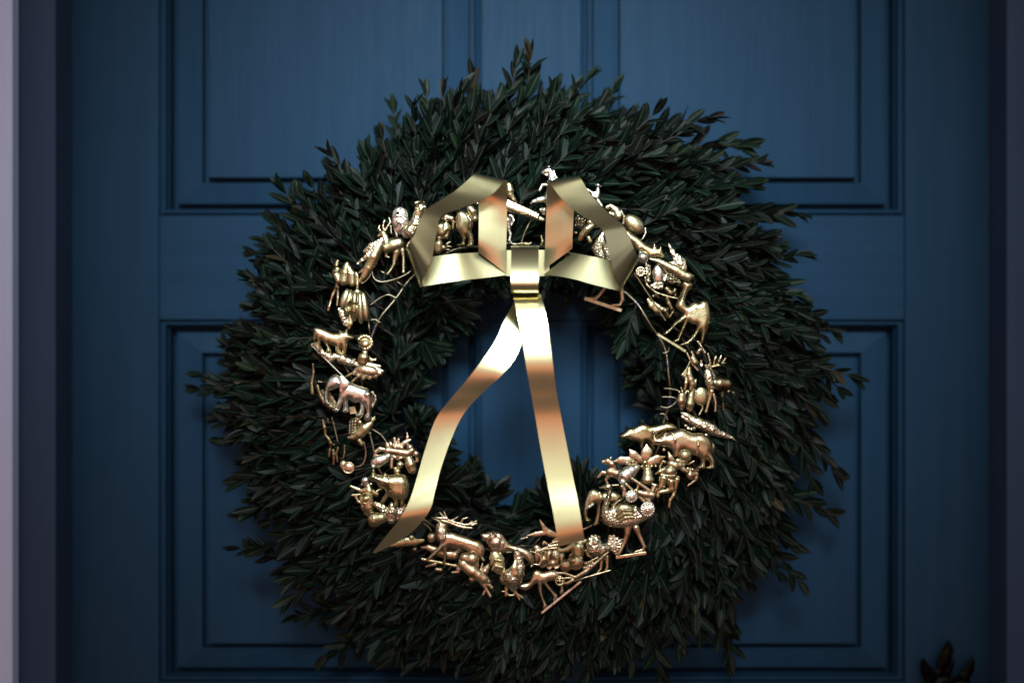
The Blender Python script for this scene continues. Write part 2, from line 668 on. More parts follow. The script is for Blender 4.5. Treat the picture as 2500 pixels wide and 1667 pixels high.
def wire(view, pts, d, r=0.0008, mat=None):
    w = smooth_path([P(*vsrc(view, p[0], p[1]), d + (p[2] if len(p) > 2 else 0)) for p in pts])
    v, f = tube(w, r, 6)
    mesh_obj('hanging_wire', v, f, mat or M_WIRE, WREATH)


wire('C', [(740, 1030), (820, 1030), (890, 960), (930, 870)], .122)
wire('C', [(920, 880), (950, 980), (1050, 1020), (1250, 970), (1390, 890)], .122)
wire('C', [(1010, 880), (1100, 930)], .12)
wire('C', [(1190, 990), (1330, 1095)], .112)
wire('C', [(890, 1305), (1040, 1200), (1130, 1175), (1210, 1215)], .112)
wire('C', [(890, 1480), (960, 1470), (1020, 1510)], .112)
wire('C', [(875, 1420), (890, 1568)], .12)
wire('D', [(665, 50), (690, 250)], .12)
wire('D', [(450, 490), (520, 610)], .115)
wire('D', [(690, 1065), (780, 1120), (840, 1195)], .118)
wire('D', [(625, 1180), (648, 1290), (620, 1390), (550, 1420)], .12, .0011)
wire('D', [(335, 960), (360, 1050), (395, 1200)], .115)
wire('A', [(1845, 690), (1760, 860), (1720, 980)], .115)
wire('J', [(340, 1270), (490, 1295)], .115)
wire('J', [(310, 1355), (420, 1360), (470, 1380)], .112)
wire('J', [(320, 1460), (400, 1455), (450, 1410), (475, 1370)], .114)
wire('J', [(300, 1525), (350, 1540), (370, 1568)], .114)
wire('J', [(320, 915), (370, 905), (390, 860)], .114)
wire('I', [(800, 75), (900, 90), (980, 50), (1030, 0)], .116)
wire('I', [(790, 180), (860, 190), (910, 280)], .116)
wire('F', [(315, 275), (380, 320), (430, 385)], .116)
wire('F', [(640, 320), (700, 400)], .114)
wire('F', [(1640, 590), (1820, 590)], .114)
wire('F', [(1960, 480), (1880, 580)], .114)
wire('N6', [(0, 1000), (150, 1015), (290, 1045)], .116)
wire('N8', [(1090, 1380), (1260, 1410)], .112)

# ------------------------------------------------------------------ brass ribbon bow
BOW = empty('ribbon_bow', P(1280, 660, 0.16),
            label='large bow of flat shiny brass ribbon with two long tails on the wreath', category='bow')


def strip(name, stations, sub=8, cross=6, th=0.00045):
    """stations: (view, x1, y1, d1mm, x2, y2, d2mm): the two edges of a thin metal ribbon"""
    e1 = [P(*vsrc(q[0], q[1], q[2]), q[3] * .001) for q in stations]
    e2 = [P(*vsrc(q[0], q[4], q[5]), q[6] * .001) for q in stations]
    a, b = smooth_path(e1, sub), smooth_path(e2, sub)
    n, c1 = len(a), cross + 1
    G_ = [[a[i].lerp(b[i], j / cross) for j in range(c1)] for i in range(n)]
    Nn = []
    for i in range(n):
        t = a[min(i + 1, n - 1)] - a[max(i - 1, 0)] + b[min(i + 1, n - 1)] - b[max(i - 1, 0)]
        Nn.append(t.cross(b[i] - a[i]).normalized())
    V, F, sm = [], [], []
    for sgn in (1, -1):
        o = len(V)
        for i in range(n):
            V += [G_[i][j] + Nn[i] * (sgn * th / 2) for j in range(c1)]
        for i in range(n - 1):
            for j in range(cross):
                q = (o + i * c1 + j, o + i * c1 + j + 1, o + (i + 1) * c1 + j + 1, o + (i + 1) * c1 + j)
                F.append(q if sgn > 0 else q[::-1])
                sm.append(True)
    for j in (0, cross):                       # rim, with its own vertices so that the edge stays crisp
        o = len(V)
        for i in range(n):
            V += [G_[i][j] + Nn[i] * (th / 2), G_[i][j] - Nn[i] * (th / 2)]
        for i in range(n - 1):
            F.append((o + 2 * i, o + 2 * i + 1, o + 2 * i + 3, o + 2 * i + 2))
            sm.append(False)
    o_ = mesh_obj(name, V, F, M_RIBBON, BOW)
    o_.data.polygons.foreach_set('use_smooth', sm)
    return o_


A_, B_, K_, U_ = 'A', 'B', 'K', 'FULL'
# left loop: lower run, round the left end, upper run, down the upright
strip('loop', [(A_, 1235, 1090, 168.0, 1560, 1345, 172.0), (A_, 1120, 1098, 170.5, 1300, 1378, 175.5), (A_, 1000, 1105, 173.5, 1060, 1405, 180.5),
               (A_, 860, 1120, 174.2, 820, 1438, 182.8), (A_, 700, 1135, 174.8, 680, 1462, 184.2), (A_, 500, 1110, 176.8, 600, 1474, 186.2),
               (A_, 430, 1060, 184.5, 583, 1466, 193.5), (A_, 455, 990, 195.0, 645, 1310, 205.0),
               (A_, 520, 890, 198.2, 715, 1150, 208.8), (A_, 575, 740, 198.8, 760, 900, 210.2), (A_, 660, 605, 197.8, 815, 690, 209.2),
               (A_, 830, 490, 195.8, 1000, 605, 207.2), (A_, 960, 410, 195.5, 1235, 520, 206.5), (A_, 1080, 310, 196.5, 1400, 430, 205.5),
               (A_, 1185, 215, 195.5, 1520, 300, 202.5), (A_, 1200, 203, 189.8, 1548, 280, 195.2), (A_, 1215, 240, 184.0, 1558, 320, 188.0),
               (A_, 1235, 420, 178.0, 1560, 480, 178.0), (A_, 1240, 700, 178.0, 1556, 760, 174.0), (A_, 1238, 950, 179.0, 1548, 1080, 174.0),
               (A_, 1236, 1085, 176.0, 1545, 1325, 173.0)])
# right loop
strip('loop', [(B_, 578, 930, 168.0, 300, 1140, 172.0), (B_, 660, 945, 171.0, 480, 1160, 177.0), (B_, 760, 965, 173.5, 640, 1195, 180.5),
               (B_, 860, 985, 174.2, 780, 1235, 182.8), (B_, 980, 1010, 174.8, 920, 1270, 184.2), (B_, 1130, 1020, 176.8, 1015, 1292, 186.2),
               (B_, 1206, 1000, 184.5, 1043, 1284, 193.5), (B_, 1185, 930, 195.0, 990, 1180, 205.0),
               (B_, 1150, 850, 198.2, 950, 1030, 208.8), (B_, 1110, 760, 198.8, 915, 880, 210.2), (B_, 1060, 670, 198.5, 870, 720, 209.5),
               (B_, 930, 555, 196.5, 770, 640, 207.5), (B_, 840, 470, 195.5, 620, 540, 206.5), (B_, 750, 370, 196.0, 490, 430, 206.0),
               (B_, 660, 225, 195.8, 375, 285, 203.2), (B_, 640, 198, 189.8, 345, 240, 195.2), (B_, 625, 235, 184.8, 335, 280, 188.2),
               (B_, 600, 420, 182.0, 330, 480, 178.0), (B_, 588, 620, 182.2, 322, 700, 174.8), (B_, 580, 780, 182.8, 316, 920, 174.2),
               (B_, 577, 888, 180.5, 311, 1085, 173.5)])
strip('centre_band', [(K_, 430, 185, 167, 430, 405, 167), (K_, 640, 180, 169, 640, 408, 169), (K_, 860, 180, 167, 860, 405, 167)])
strip('knot', [(K_, 530, 215, 172, 765, 215, 172), (K_, 529, 160, 178, 766, 160, 178), (K_, 528, 146, 187, 767, 146, 187), (K_, 527, 165, 195, 767, 165, 195),
               (K_, 527, 230, 201, 766, 230, 201), (K_, 526, 340, 207, 765, 340, 207), (K_, 526, 440, 210, 763, 440, 210),
               (K_, 526, 505, 209, 762, 505, 209), (K_, 527, 545, 203, 762, 545, 203), (K_, 529, 554, 193, 762, 554, 193), (K_, 530, 530, 182, 762, 530, 182),
               (K_, 531, 440, 176, 762, 440, 176)], sub=6)
strip('tail', [(K_, 552, 610, 172, 772, 605, 172), (K_, 543, 575, 176, 776, 570, 176), (K_, 541, 566, 185, 780, 562, 185),
               (K_, 548, 600, 195, 793, 594, 195), (K_, 570, 700, 201, 818, 690, 201), (K_, 600, 840, 204, 846, 830, 204),
               (K_, 630, 1000, 205.5, 868, 995, 205.5), (U_, 1209, 844, 206, 1271, 844, 206), (U_, 1220, 905, 201, 1279, 903, 201),
               (U_, 1230, 960, 197, 1289, 957, 197), (U_, 1241, 1025, 196.5, 1302, 1023, 196.5), (U_, 1256, 1105, 198.5, 1318, 1103, 198.5),
               (U_, 1270, 1175, 202, 1331, 1168, 202), (U_, 1278, 1222, 203.5, 1338, 1212, 203.5), (U_, 1284, 1254, 202, 1343, 1240, 202)])
strip('tail', [(K_, 560, 615, 170, 700, 615, 170), (K_, 548, 640, 174, 680, 760, 178), (K_, 500, 730, 184, 650, 900, 188),
               (K_, 450, 830, 188, 612, 1010, 190.5), (K_, 385, 975, 190.5, 560, 1125, 192.5), (U_, 1090, 850, 192, 1152, 862, 194),
               (U_, 1040, 910, 186, 1105, 905, 188), (U_, 1002, 960, 181, 1064, 952, 183), (U_, 977, 1030, 181, 1038, 1005, 182.5),
               (U_, 958, 1095, 184, 1013, 1075, 185), (U_, 940, 1150, 188, 1000, 1125, 188), (U_, 915, 1195, 188, 985, 1175, 190),
               (U_, 885, 1232, 180, 938, 1228, 183), (U_, 856, 1268, 168, 862, 1270, 168.5)])


# ------------------------------------------------------------------ implicit modelling for the cast brass pieces
def snet(f):
    """naive surface nets on a 3-D field, returns verts in grid units and quads"""
    nx, ny, nz = f.shape
    ins = f < 0
    cs = np.zeros((nx - 1, ny - 1, nz - 1, 3), np.float32)
    cn = np.zeros((nx - 1, ny - 1, nz - 1), np.float32)
    quads = []
    for ax in range(3):
        sl0 = [slice(None)] * 3
        sl1 = [slice(None)] * 3
        sl0[ax] = slice(0, -1)
        sl1[ax] = slice(1, None)
        a, b = f[tuple(sl0)], f[tuple(sl1)]
        ia = ins[tuple(sl0)]
        idx = np.argwhere(ia != ins[tuple(sl1)])
        o1, o2 = [(1, 2), (2, 0), (0, 1)][ax]
        lim = (nx - 1, ny - 1, nz - 1)
        ok = (idx[:, o1] >= 1) & (idx[:, o1] < lim[o1]) & (idx[:, o2] >= 1) & (idx[:, o2] < lim[o2])
        idx = idx[ok]
        if not len(idx):
            continue
        va, vb = a[tuple(idx.T)], b[tuple(idx.T)]
        t = va / (va - vb)
        pos = idx.astype(np.float32)
        pos[:, ax] += t
        ring = []
        for (p, q) in ((-1, -1), (0, -1), (0, 0), (-1, 0)):
            c = idx.copy()
            c[:, o1] += p
            c[:, o2] += q
            np.add.at(cs, tuple(c.T), pos)
            np.add.at(cn, tuple(c.T), 1)
            ring.append(c[:, 0] * (ny - 1) * (nz - 1) + c[:, 1] * (nz - 1) + c[:, 2])
        qd = np.stack(ring, 1)
        flip = ~ia[tuple(idx.T)]
        qd[flip] = qd[flip][:, ::-1]
        quads.append(qd)
    act = cn > 0
    ids = np.full(act.size, -1, np.int64)
    ids[act.ravel()] = np.arange(act.sum())
    v = cs[act] / cn[act][:, None]
    return v, ids[np.concatenate(quads)]


def parse(prims, view):
    """turn the stroke strings of one view into primitives in photo pixels"""
    ox, oy, s = VIEWS[view]
    out = []
    for line in prims.strip().split(';'):
        tk = line.split()
        if not tk:
            continue
        cut, flat, kind = False, 1.0, 'C'
        vox, voy, vs = ox, oy, s
        while True:
            h = tk[0]
            if h == '-':
                cut = True
            elif h in ('E', 'O', 'P'):
                kind = h
            elif h[0] == 'F' and h[1:2] in '0123456789.':
                flat = float(h[1:])
            elif h[0] == '@':
                vox, voy, vs = VIEWS[h[1:]]
            else:
                break
            tk = tk[1:]
        pts = [[float(q) for q in w.split(',')] for w in tk]
        if kind == 'P':
            hm, wd = pts[0][0] / vs, pts[0][1] / vs
            g = np.array([(vox + p[0] / vs, voy + p[1] / vs) for p in pts[1:]])
            m = len(g)
            sm_ = []
            for i in range(m):                 # rounded closed outline
                p0, p1, p2, p3 = g[i - 1], g[i], g[(i + 1) % m], g[(i + 2) % m]
                for t in (0, 0.34, 0.67):
                    sm_.append(0.5 * (2 * p1 + (p2 - p0) * t + (2 * p0 - 5 * p1 + 4 * p2 - p3) * t * t + (3 * p1 - p0 - 3 * p2 + p3) * t ** 3))
            out.append((kind, cut, flat, (np.array(sm_), hm, wd)))
        elif kind == 'C':
            c = [(vox + p[0] / vs, voy + p[1] / vs, (p[3] / vs if len(p) > 3 else 0.0), p[2] / vs * (1.0 if cut else 1.15) + (0 if cut else 0.4)) for p in pts]
            out.append((kind, cut, flat, c))
        elif kind == 'E':
            p = pts[0] + [0] * 7
            rz = p[5] if p[5] else min(p[2], p[3])
            out.append((kind, cut, flat, (vox + p[0] / vs, voy + p[1] / vs, p[6] / vs, p[2] / vs, p[3] / vs, rz / vs, R(p[4]))))
        else:
            p = pts[0]
            z = p[4] / vs if len(p) > 4 else 0
            c = [(vox + (p[0] + p[2] * math.cos(q)) / vs, voy + (p[1] + p[2] * math.sin(q)) / vs, z, p[3] / vs)
                 for q in np.linspace(0, 2 * math.pi, 21)]
            out.append(('C', cut, flat, c))
    return out


def sdf_mesh(prims, h=0.85, k=1.2):
    lo, hi = np.full(3, 1e9), np.full(3, -1e9)
    for kind, cut, flat, g in prims:
        if cut:
            continue
        if kind == 'C':
            for (x, y, z, r) in g:
                lo = np.minimum(lo, (x - r, y - r, z - r * flat))
                hi = np.maximum(hi, (x + r, y + r, z + r * flat))
        elif kind == 'P':
            lo = np.minimum(lo, (g[0][:, 0].min(), g[0][:, 1].min(), -g[1]))
            hi = np.maximum(hi, (g[0][:, 0].max(), g[0][:, 1].max(), g[1]))
        else:
            m = max(g[3], g[4])
            lo = np.minimum(lo, (g[0] - m, g[1] - m, g[2] - g[5]))
            hi = np.maximum(hi, (g[0] + m, g[1] + m, g[2] + g[5]))
    lo -= 3.5 * h
    hi += 3.5 * h
    n = np.ceil((hi - lo) / h).astype(int) + 1
    f = np.full(n, 40.0, np.float32)
    ax = [lo[i] + h * np.arange(n[i]) for i in range(3)]

    def window(a, b):
        s = []
        for i in range(3):
            i0 = max(0, int((a[i] - lo[i]) / h))
            i1 = min(n[i], int((b[i] - lo[i]) / h) + 2)
            if i1 <= i0:
                return None
            s.append(slice(i0, i1))
        return tuple(s)

    def comb(win, d, cut):
        cur = f[win]
        if cut:
            f[win] = np.maximum(cur, -d)
        else:
            hh = np.clip(0.5 + 0.5 * (cur - d) / k, 0, 1)
            f[win] = cur * (1 - hh) + d * hh - k * hh * (1 - hh)
    for kind, cut, flat, g in sorted(prims, key=lambda q: q[1]):
        pad = k + 2 * h
        if kind == 'P':
            pg, hm, wd = g
            X, Y = np.meshgrid(ax[0], ax[1], indexing='ij')
            d2 = np.full(X.shape, 1e9)
            odd = np.zeros(X.shape, bool)
            for i in range(len(pg)):
                a, b = pg[i - 1], pg[i]
                e = b - a
                t = np.clip(((X - a[0]) * e[0] + (Y - a[1]) * e[1]) / (e @ e + 1e-9), 0, 1)
                d2 = np.minimum(d2, (X - a[0] - t * e[0]) ** 2 + (Y - a[1] - t * e[1]) ** 2)
                if a[1] != b[1]:
                    odd ^= ((a[1] > Y) != (b[1] > Y)) & (X < (b[0] - a[0]) * (Y - a[1]) / (b[1] - a[1]) + a[0])
            sg = np.where(odd, -1, 1) * np.sqrt(d2) - 1.1
            odd = sg < 0
            sd = np.abs(sg)
            q = 1 - np.clip(sd / wd, 0, 1)
            top = (hm * np.sqrt(1 - q * q) + 0.6)[:, :, None]
            Z = np.abs(ax[2])[None, None, :]
            d = np.where(odd[:, :, None], (Z - top) * 0.6, np.sqrt(sd[:, :, None] ** 2 + np.maximum(Z - 0.6, 0) ** 2))
            comb((slice(None),) * 3, d.astype(np.float32), cut)
        elif kind == 'C':
            segs = list(zip(g[:-1], g[1:])) if len(g) > 1 else [(g[0], g[0])]
            for (p, q) in segs:
                mr = max(p[3], q[3])
                a = np.minimum(p[:3], q[:3]) - np.array((mr, mr, mr * flat)) - pad
                b = np.maximum(p[:3], q[:3]) + np.array((mr, mr, mr * flat)) + pad
                win = window(a, b)
                if win is None:
                    continue
                X = ax[0][win[0]][:, None, None] - p[0]
                Y = ax[1][win[1]][None, :, None] - p[1]
                Z = (ax[2][win[2]][None, None, :] - p[2]) / flat
                bx, by, bz = q[0] - p[0], q[1] - p[1], (q[2] - p[2]) / flat
                L2 = bx * bx + by * by + bz * bz + 1e-6
                t = np.clip((X * bx + Y * by + Z * bz) / L2, 0, 1)
                d = np.sqrt((X - t * bx) ** 2 + (Y - t * by) ** 2 + (Z - t * bz) ** 2) - (p[3] + t * (q[3] - p[3]))
                comb(win, (d * (flat if flat < 1 else 1)).astype(np.float32), cut)
        else:
            cx, cy, cz, rx, ry, rz, rot = g
            m = max(rx, ry)
            win = window(np.array((cx - m, cy - m, cz - rz)) - pad, np.array((cx + m, cy + m, cz + rz)) + pad)
            if win is None:
                continue
            X = ax[0][win[0]][:, None, None] - cx
            Y = ax[1][win[1]][None, :, None] - cy
            Z = ax[2][win[2]][None, None, :] - cz
            c_, s_ = math.cos(rot), math.sin(rot)
            u, v = X * c_ + Y * s_, -X * s_ + Y * c_
            q0 = np.sqrt((u / rx) ** 2 + (v / ry) ** 2 + (Z / rz) ** 2)
            q1 = np.sqrt((u / rx ** 2) ** 2 + (v / ry ** 2) ** 2 + (Z / rz ** 2) ** 2) + 1e-6
            comb(win, (q0 * (q0 - 1) / q1).astype(np.float32), cut)
    v, q = snet(f)
    return v * h + lo, q


def to_world(v, d0, depth=0.75):
    k = (CAM_D - d0) / CAM_D
    return np.stack([(v[:, 0] - 1250) * PX * k, -(d0 + v[:, 2] * PX * depth), (833.5 - v[:, 1]) * PX * k], 1)


N_ORN = 0


def ornament(name, label, cat, view, d, *parts, depth=0.62):
    """parts: (part name, prim string, brass kind) or ('bar'|'prism', ...)"""
    global N_ORN
    d = d * 0.001
    built = []
    for p in parts:
        if p[0] == 'bar':                      # (bar, x0,y0,x1,y1,width, kind[, view])
            vw = p[7] if len(p) > 7 else view
            s = VIEWS[vw][2]
            a, b = np.array(vsrc(vw, p[1], p[2])), np.array(vsrc(vw, p[3], p[4]))
            t = (b - a) / np.linalg.norm(b - a)
            nn = np.array((-t[1], t[0])) * p[5] / s / 2
            v = []
            for zz in (-4, 4):
                for c in (a - nn, b - nn, b + nn, a + nn):
                    v.append((c[0], c[1], zz))
            v = np.array(v)
            q = [(0, 1, 2, 3), (7, 6, 5, 4), (0, 4, 5, 1), (1, 5, 6, 2), (2, 6, 7, 3), (3, 7, 4, 0)]
            built.append(('base_bar', to_world(v, d, depth), q, BR[p[6]], False))
        elif p[0] == 'prism':                  # (prism, partname, [(x,y)...], depth, kind)
            s = VIEWS[view][2]
            pts = [vsrc(view, *c) for c in p[2]]
            m = len(pts)
            v = np.array([(x, y, zz) for zz in (-p[3] / s, p[3] / s) for (x, y) in pts])
            q = [tuple(range(m)), tuple(range(2 * m - 1, m - 1, -1))] + [(i, i + m, (i + 1) % m + m, (i + 1) % m) for i in range(m)]
            built.append((p[1], to_world(v, d, depth), q, BR[p[4]], False))
        else:
            v, q = sdf_mesh(parse(p[1], view))
            w = to_world(v, d, depth)
            built.append((p[0], w, q[:, ::-1], BR[p[2]], True))
    allw = np.concatenate([b[1] for b in built])
    c = (allw.min(0) + allw.max(0)) / 2
    c[2] = allw[:, 2].min()
    props = dict(label=label, category=cat, group='brass pieces wired round the wreath')
    N_ORN += 1
    if len(built) == 1:
        o = mesh_obj(name, built[0][1], built[0][2], built[0][3], None, loc=tuple(c), smooth=built[0][4], **props)
        if not built[0][4]:
            bevel(o, 0.0006)
        return o
    root = empty(name, tuple(c), **props)
    for (pn, w, q, mat, sm) in built:
        o = mesh_obj(pn, w, q, mat, root, smooth=sm)
        if not sm:
            bevel(o, 0.0006)
    return root


#ORNAMENTS
# ------------------------------------------------------------------ the cast brass pieces, clockwise from the upper left
ornament('owl', 'brass owl-like bird with deep dark eye hollow left of the bow', 'bird ornament', 'N1', 128,
         ('body', '1085,480,75 1040,640,105 960,750,110 870,815,55; 1060,900,70 920,980,22 880,1090,14', 'feather'),
         ('head', 'E 1160,290,118,118,0,90; 1150,300,100 1085,470,72; - 1105,300,42,95 1115,340,22,95; - 1225,270,22,95; 1190,290,26,85 1150,345,14,105; 1060,200,26 1130,185,22 1215,190,20', 'gold'))
ornament('plume', 'curled shell-shaped brass plume beside the owl-like bird', 'plume ornament', 'N1', 126,
         ('plume', 'F.5 760,420,130 760,560,140 760,680,90 755,760,40; 640,520,22,40 700,440,24,60 790,450,26,60 860,520,26,55 880,600,22,40;'
          '680,620,22,55 730,560,26,75 800,590,26,75 810,660,24,70 760,710,22,60; 700,380,20,40 770,350,22,45 840,390,22,40; 660,700,18 700,840,14; 850,690,18 810,790,14', 'pale'))
ornament('reindeer', 'dark brass deer with lit hind legs above the curved wire', 'deer ornament', 'N1', 120,
         ('body', '500,1050,100 620,1000,115 730,970,105; 740,980,70 690,1140,58 645,1320,28 645,1365,24 580,1480,18 520,1560,22;'
          '790,980,40 805,1110,38 825,1260,20 822,1500,20 820,1520,24; 500,990,85 470,860,60 430,780,52 350,830,28; 500,1120,40 490,1220,20 540,1240,14', 'olive'),
         ('antlers', '460,740,16 430,650,15 450,560,13 465,530,8; 480,720,15 520,640,13 575,570,12 550,490,8; 410,760,14 350,690,13 365,630,8; 590,780,12 580,640,10', 'rose'))
ornament('eagle', 'brass bird of prey diving down left with folded wing', 'bird ornament', 'C', 124,
         ('body', '1000,590,52 940,720,62 880,850,52 820,960,28 775,1020,14; 960,800,20 975,760,12; 820,880,25 770,910,10', 'gold'),
         ('wing', 'F.5 1040,535,34,30 930,600,48,30 835,655,16,20; F.5 980,620,30,40 880,700,28,40 755,800,10,20', 'feather'))
ornament('wading_bird', 'dark long-legged brass bird half hidden behind a ribbed gourd', 'bird ornament', 'N8', 116,
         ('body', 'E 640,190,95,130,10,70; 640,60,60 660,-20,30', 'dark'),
         ('leg', '620,280,18 652,440,24 560,640,22 530,740,12 500,850,22 480,920,18', 'rose'),
         ('leg', '670,450,18 665,690,20 650,830,14', 'olive'))
ornament('gourd', 'smooth ribbed brass gourd above the left jack-o-lantern', 'gourd ornament', 'N8', 124,
         ('fruit', '840,40,42 800,200,95 780,350,95; 870,100,45 930,230,72 940,400,62; 640,250,60 680,350,60', 'olive'),
         ('stalk', '1010,200,16 1035,260,24 1040,430,24 1035,600,20', 'gold'))
ornament('pumpkin_lantern', 'brass jack-o-lantern with cut face on the left of the wreath', 'pumpkin ornament', 'N8', 128,
         ('pumpkin', 'E 790,700,75,200,18,90; E 870,790,85,270,10,130; E 985,840,95,300,2,160; E 1100,870,88,320,-3,150; E 1185,850,80,290,-8,110; '
          '- 985,815,40,130 1035,835,58,130; - 915,770,34,130 880,860,66,110; - 975,1000,50,120 940,1100,80,100 950,1230,110,60; - 1000,1250,30,60; 1030,560,40 1080,580,35', 'olive'))
ornament('leaf_pods', 'two hanging brass leaf pods under the left jack-o-lantern', 'leaf ornament', 'N8', 126,
         ('pod', 'F.5 690,900,26 760,1010,58 825,1170,50 862,1250,12', 'feather'),
         ('pod', 'F.5 910,1030,50 895,1170,46 880,1275,10; 930,1040,20 960,1035,8', 'olive'))
ornament('bull', 'brass bull with short horns on a leafy ledge and thin bar', 'bull ornament', 'D', 128,
         ('body', 'P 48,55 175,150 230,152 290,175 335,195 400,195 405,168 420,180 450,185 470,165 485,185 490,205 535,232 538,245 505,255 480,275 478,320 465,360 460,395 430,400 435,360 425,320 415,350 425,400 390,405 375,370 370,320 330,305 300,290 320,330 330,370 300,385 285,360 295,330 260,280 235,260 235,300 240,355 220,365 210,320 205,270 190,230 180,270 168,255 172,200; 470,225,18,24; - 470,212,6,46', 'gold'),
         ('leafy_base', '160,300,14 200,310,28 250,380,20 330,425,32 380,405,22 430,440,40 510,465,28 585,490,16 640,515,12 690,490,9; 350,400,16; 390,390,14; 300,395,16; 455,410,16; 540,445,18', 'feather'),
         ('bar', 150, 308, 532, 684, 15, 'pale'))
_fan = ';'.join('615,470,16 %d,%d,%d' % q for q in ((540, 560, 18), (580, 585, 22), (630, 598, 24), (685, 600, 24), (735, 588, 22), (775, 565, 20), (800, 545, 14), (775, 500, 12)))
_curl = ';'.join('%d,%d,17,30' % (640 + 62 * math.cos(q), 285 + 58 * math.sin(q)) for q in np.linspace(-2.6, 1.6, 11))
ornament('dancing_girl', 'brass curly-haired doll in a flared pleated skirt', 'doll ornament', 'D', 130,
         ('body', '645,300,40,20; 640,370,24 628,420,44 620,460,40; 660,410,16 700,445,14 735,440,10; 560,545,12 470,592,10; 578,590,12 520,642,10', 'gold'),
         ('hair', _curl + '; E 635,285,60,58,0,40', 'gold'),
         ('skirt', _fan + '; E 660,540,110,55,10,50', 'rose'))
ornament('elephant', 'bright silvery brass elephant walking left', 'elephant ornament', 'D', 134,
         ('body', 'P 62,70 355,580 390,580 425,612 470,640 530,660 600,685 660,705 700,745 712,800 700,860 692,920 692,970 665,985 638,975 655,930 650,880 630,850 632,900 612,955 585,965 555,945 590,915 598,860 590,825 540,830 490,800 485,860 488,910 462,925 436,912 448,870 440,810 420,840 395,885 400,905 370,912 340,895 365,880 385,840 405,790 412,740 415,700 395,695 350,712 325,715 310,720 300,760 300,800 312,825 322,820 325,838 300,855 278,835 268,790 272,740 282,690 295,645 315,605; 705,735,9 735,775,8 735,810,7 705,872,6; 335,692,8,30 305,706,5,30; 450,690,26,40 432,790,20,22 395,870,16,14; 660,760,30,38 680,850,18,24; 375,897,20,8; 665,972,20,8; 588,948,20,8', 'pale'),
         ('ear', 'F.35 430,610,22,62 455,660,38,66 430,720,16,62', 'pale'))
ornament('small_box', 'little coppery cube between the silvery elephant legs', 'box ornament', 'N7', 122,
         ('prism', 'cube', [(800, 260), (920, 235), (965, 390), (815, 405)], 60, 'rose'))
ornament('leafy_wing', 'dark feathered brass wing behind the silvery elephant trunk', 'wing ornament', 'D', 117,
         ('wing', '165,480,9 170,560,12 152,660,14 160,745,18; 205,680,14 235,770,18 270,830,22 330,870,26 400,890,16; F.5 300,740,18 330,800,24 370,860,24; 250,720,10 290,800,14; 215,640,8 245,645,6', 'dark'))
ornament('rabbit_with_basket', 'brass rabbit carrying a tall basket of fruit', 'rabbit ornament', 'N7', 128,
         ('rabbit', '1200,585,62 1100,670,95 1000,780,85 880,838,42 790,845,26; 1210,550,20 1240,500,22 1290,450,16; 1225,560,18 1290,490,18; 1170,730,22 1210,770,16; 1000,900,40 1040,960,36', 'olive'),
         ('basket', '905,560,75 890,640,74 860,730,70; 860,530,40 830,740,45; 950,560,40 910,760,42', 'weave'),
         ('fruit', '890,515,42; 960,495,55; 1010,560,48; 1035,615,40; 950,560,45; 985,455,30', 'gold'))
ornament('hanging_figure', 'dark thin brass figure seen edge-on at the far left', 'figure ornament', 'N7', 116,
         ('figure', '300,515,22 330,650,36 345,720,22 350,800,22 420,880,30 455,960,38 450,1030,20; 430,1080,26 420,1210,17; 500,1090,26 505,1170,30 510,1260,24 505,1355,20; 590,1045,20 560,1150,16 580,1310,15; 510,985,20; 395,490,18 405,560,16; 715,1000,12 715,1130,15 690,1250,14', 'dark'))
ornament('tambourine', 'small round brass drum with rosy face at lower left', 'drum ornament', 'N7', 126,
         ('drum', 'E 690,1375,75,100,0,60,-40; E 790,1420,112,104,0,55; O 790,1420,104,13,40', 'rose'))
ornament('flower_bells', 'rosy brass poinsettia bow with two bells at left of tail', 'bell ornament', 'E', 130,
         ('bow', '585,325,20 510,308,22 462,345,22 450,400,17 482,432,13; 600,330,38 680,340,36 740,350,40 830,362,40 880,330,40; 640,385,14 720,425,15 810,400,14; 930,368,34; 940,400,16 945,450,14 910,470,12; 650,430,16 645,520,18; 720,400,22', 'rose'),
         ('petals', 'F.6 690,275,20 680,190,13; F.6 722,275,20 727,200,12; 640,262,24 630,240,16; F.6 735,295,26 800,240,24 866,206,8; F.6 825,250,16 830,180,13 827,126,5; F.6 600,290,22 590,250,14; 860,295,36; 690,290,26; 760,300,24', 'rose'),
         ('bell', '610,392,28,10 560,425,50,10 500,450,64,10 468,470,56,10; - 440,495,34,40; 452,490,13,30', 'pale'),
         ('bell', '845,430,42 865,490,56 885,550,48; 745,495,36; 712,572,36; 690,540,20', 'gold'))
ornament('rhinoceros', 'brass rhino with upturned horn under the flower bells', 'rhino ornament', 'E', 132,
         ('body', 'P 100,110 390,640 400,610 425,560 445,528 450,560 470,600 530,610 570,585 600,610 640,610 700,605 780,610 840,660 860,740 850,820 830,880 800,900 790,960 750,960 750,910 720,900 715,980 660,980 670,900 620,860 590,890 550,940 520,940 540,890 580,830 570,770 520,760 490,720 450,680 410,670; 575,615,18,60; - 500,660,8,60; 620,640,10,80 640,760,12,90', 'gold'))
ornament('drummer', 'small brass drummer in a tall hat at lower left', 'person ornament', 'E', 124,
         ('body', '375,745,34 385,800,44 370,900,62 380,990,62 385,1060,36; 300,800,28 380,788,40 475,832,25; 270,785,20 172,745,13; 280,840,14 190,848,13; 230,860,14 260,920,14 300,940,16; 475,800,14 540,768,12; 330,980,40 350,1050,26', 'gold'),
         ('hat', '345,680,46 355,710,36; 305,720,12 410,720,12', 'pale'),
         ('drum', 'E 345,890,70,50,-10,55,30; O 345,880,58,10,60', 'olive'))
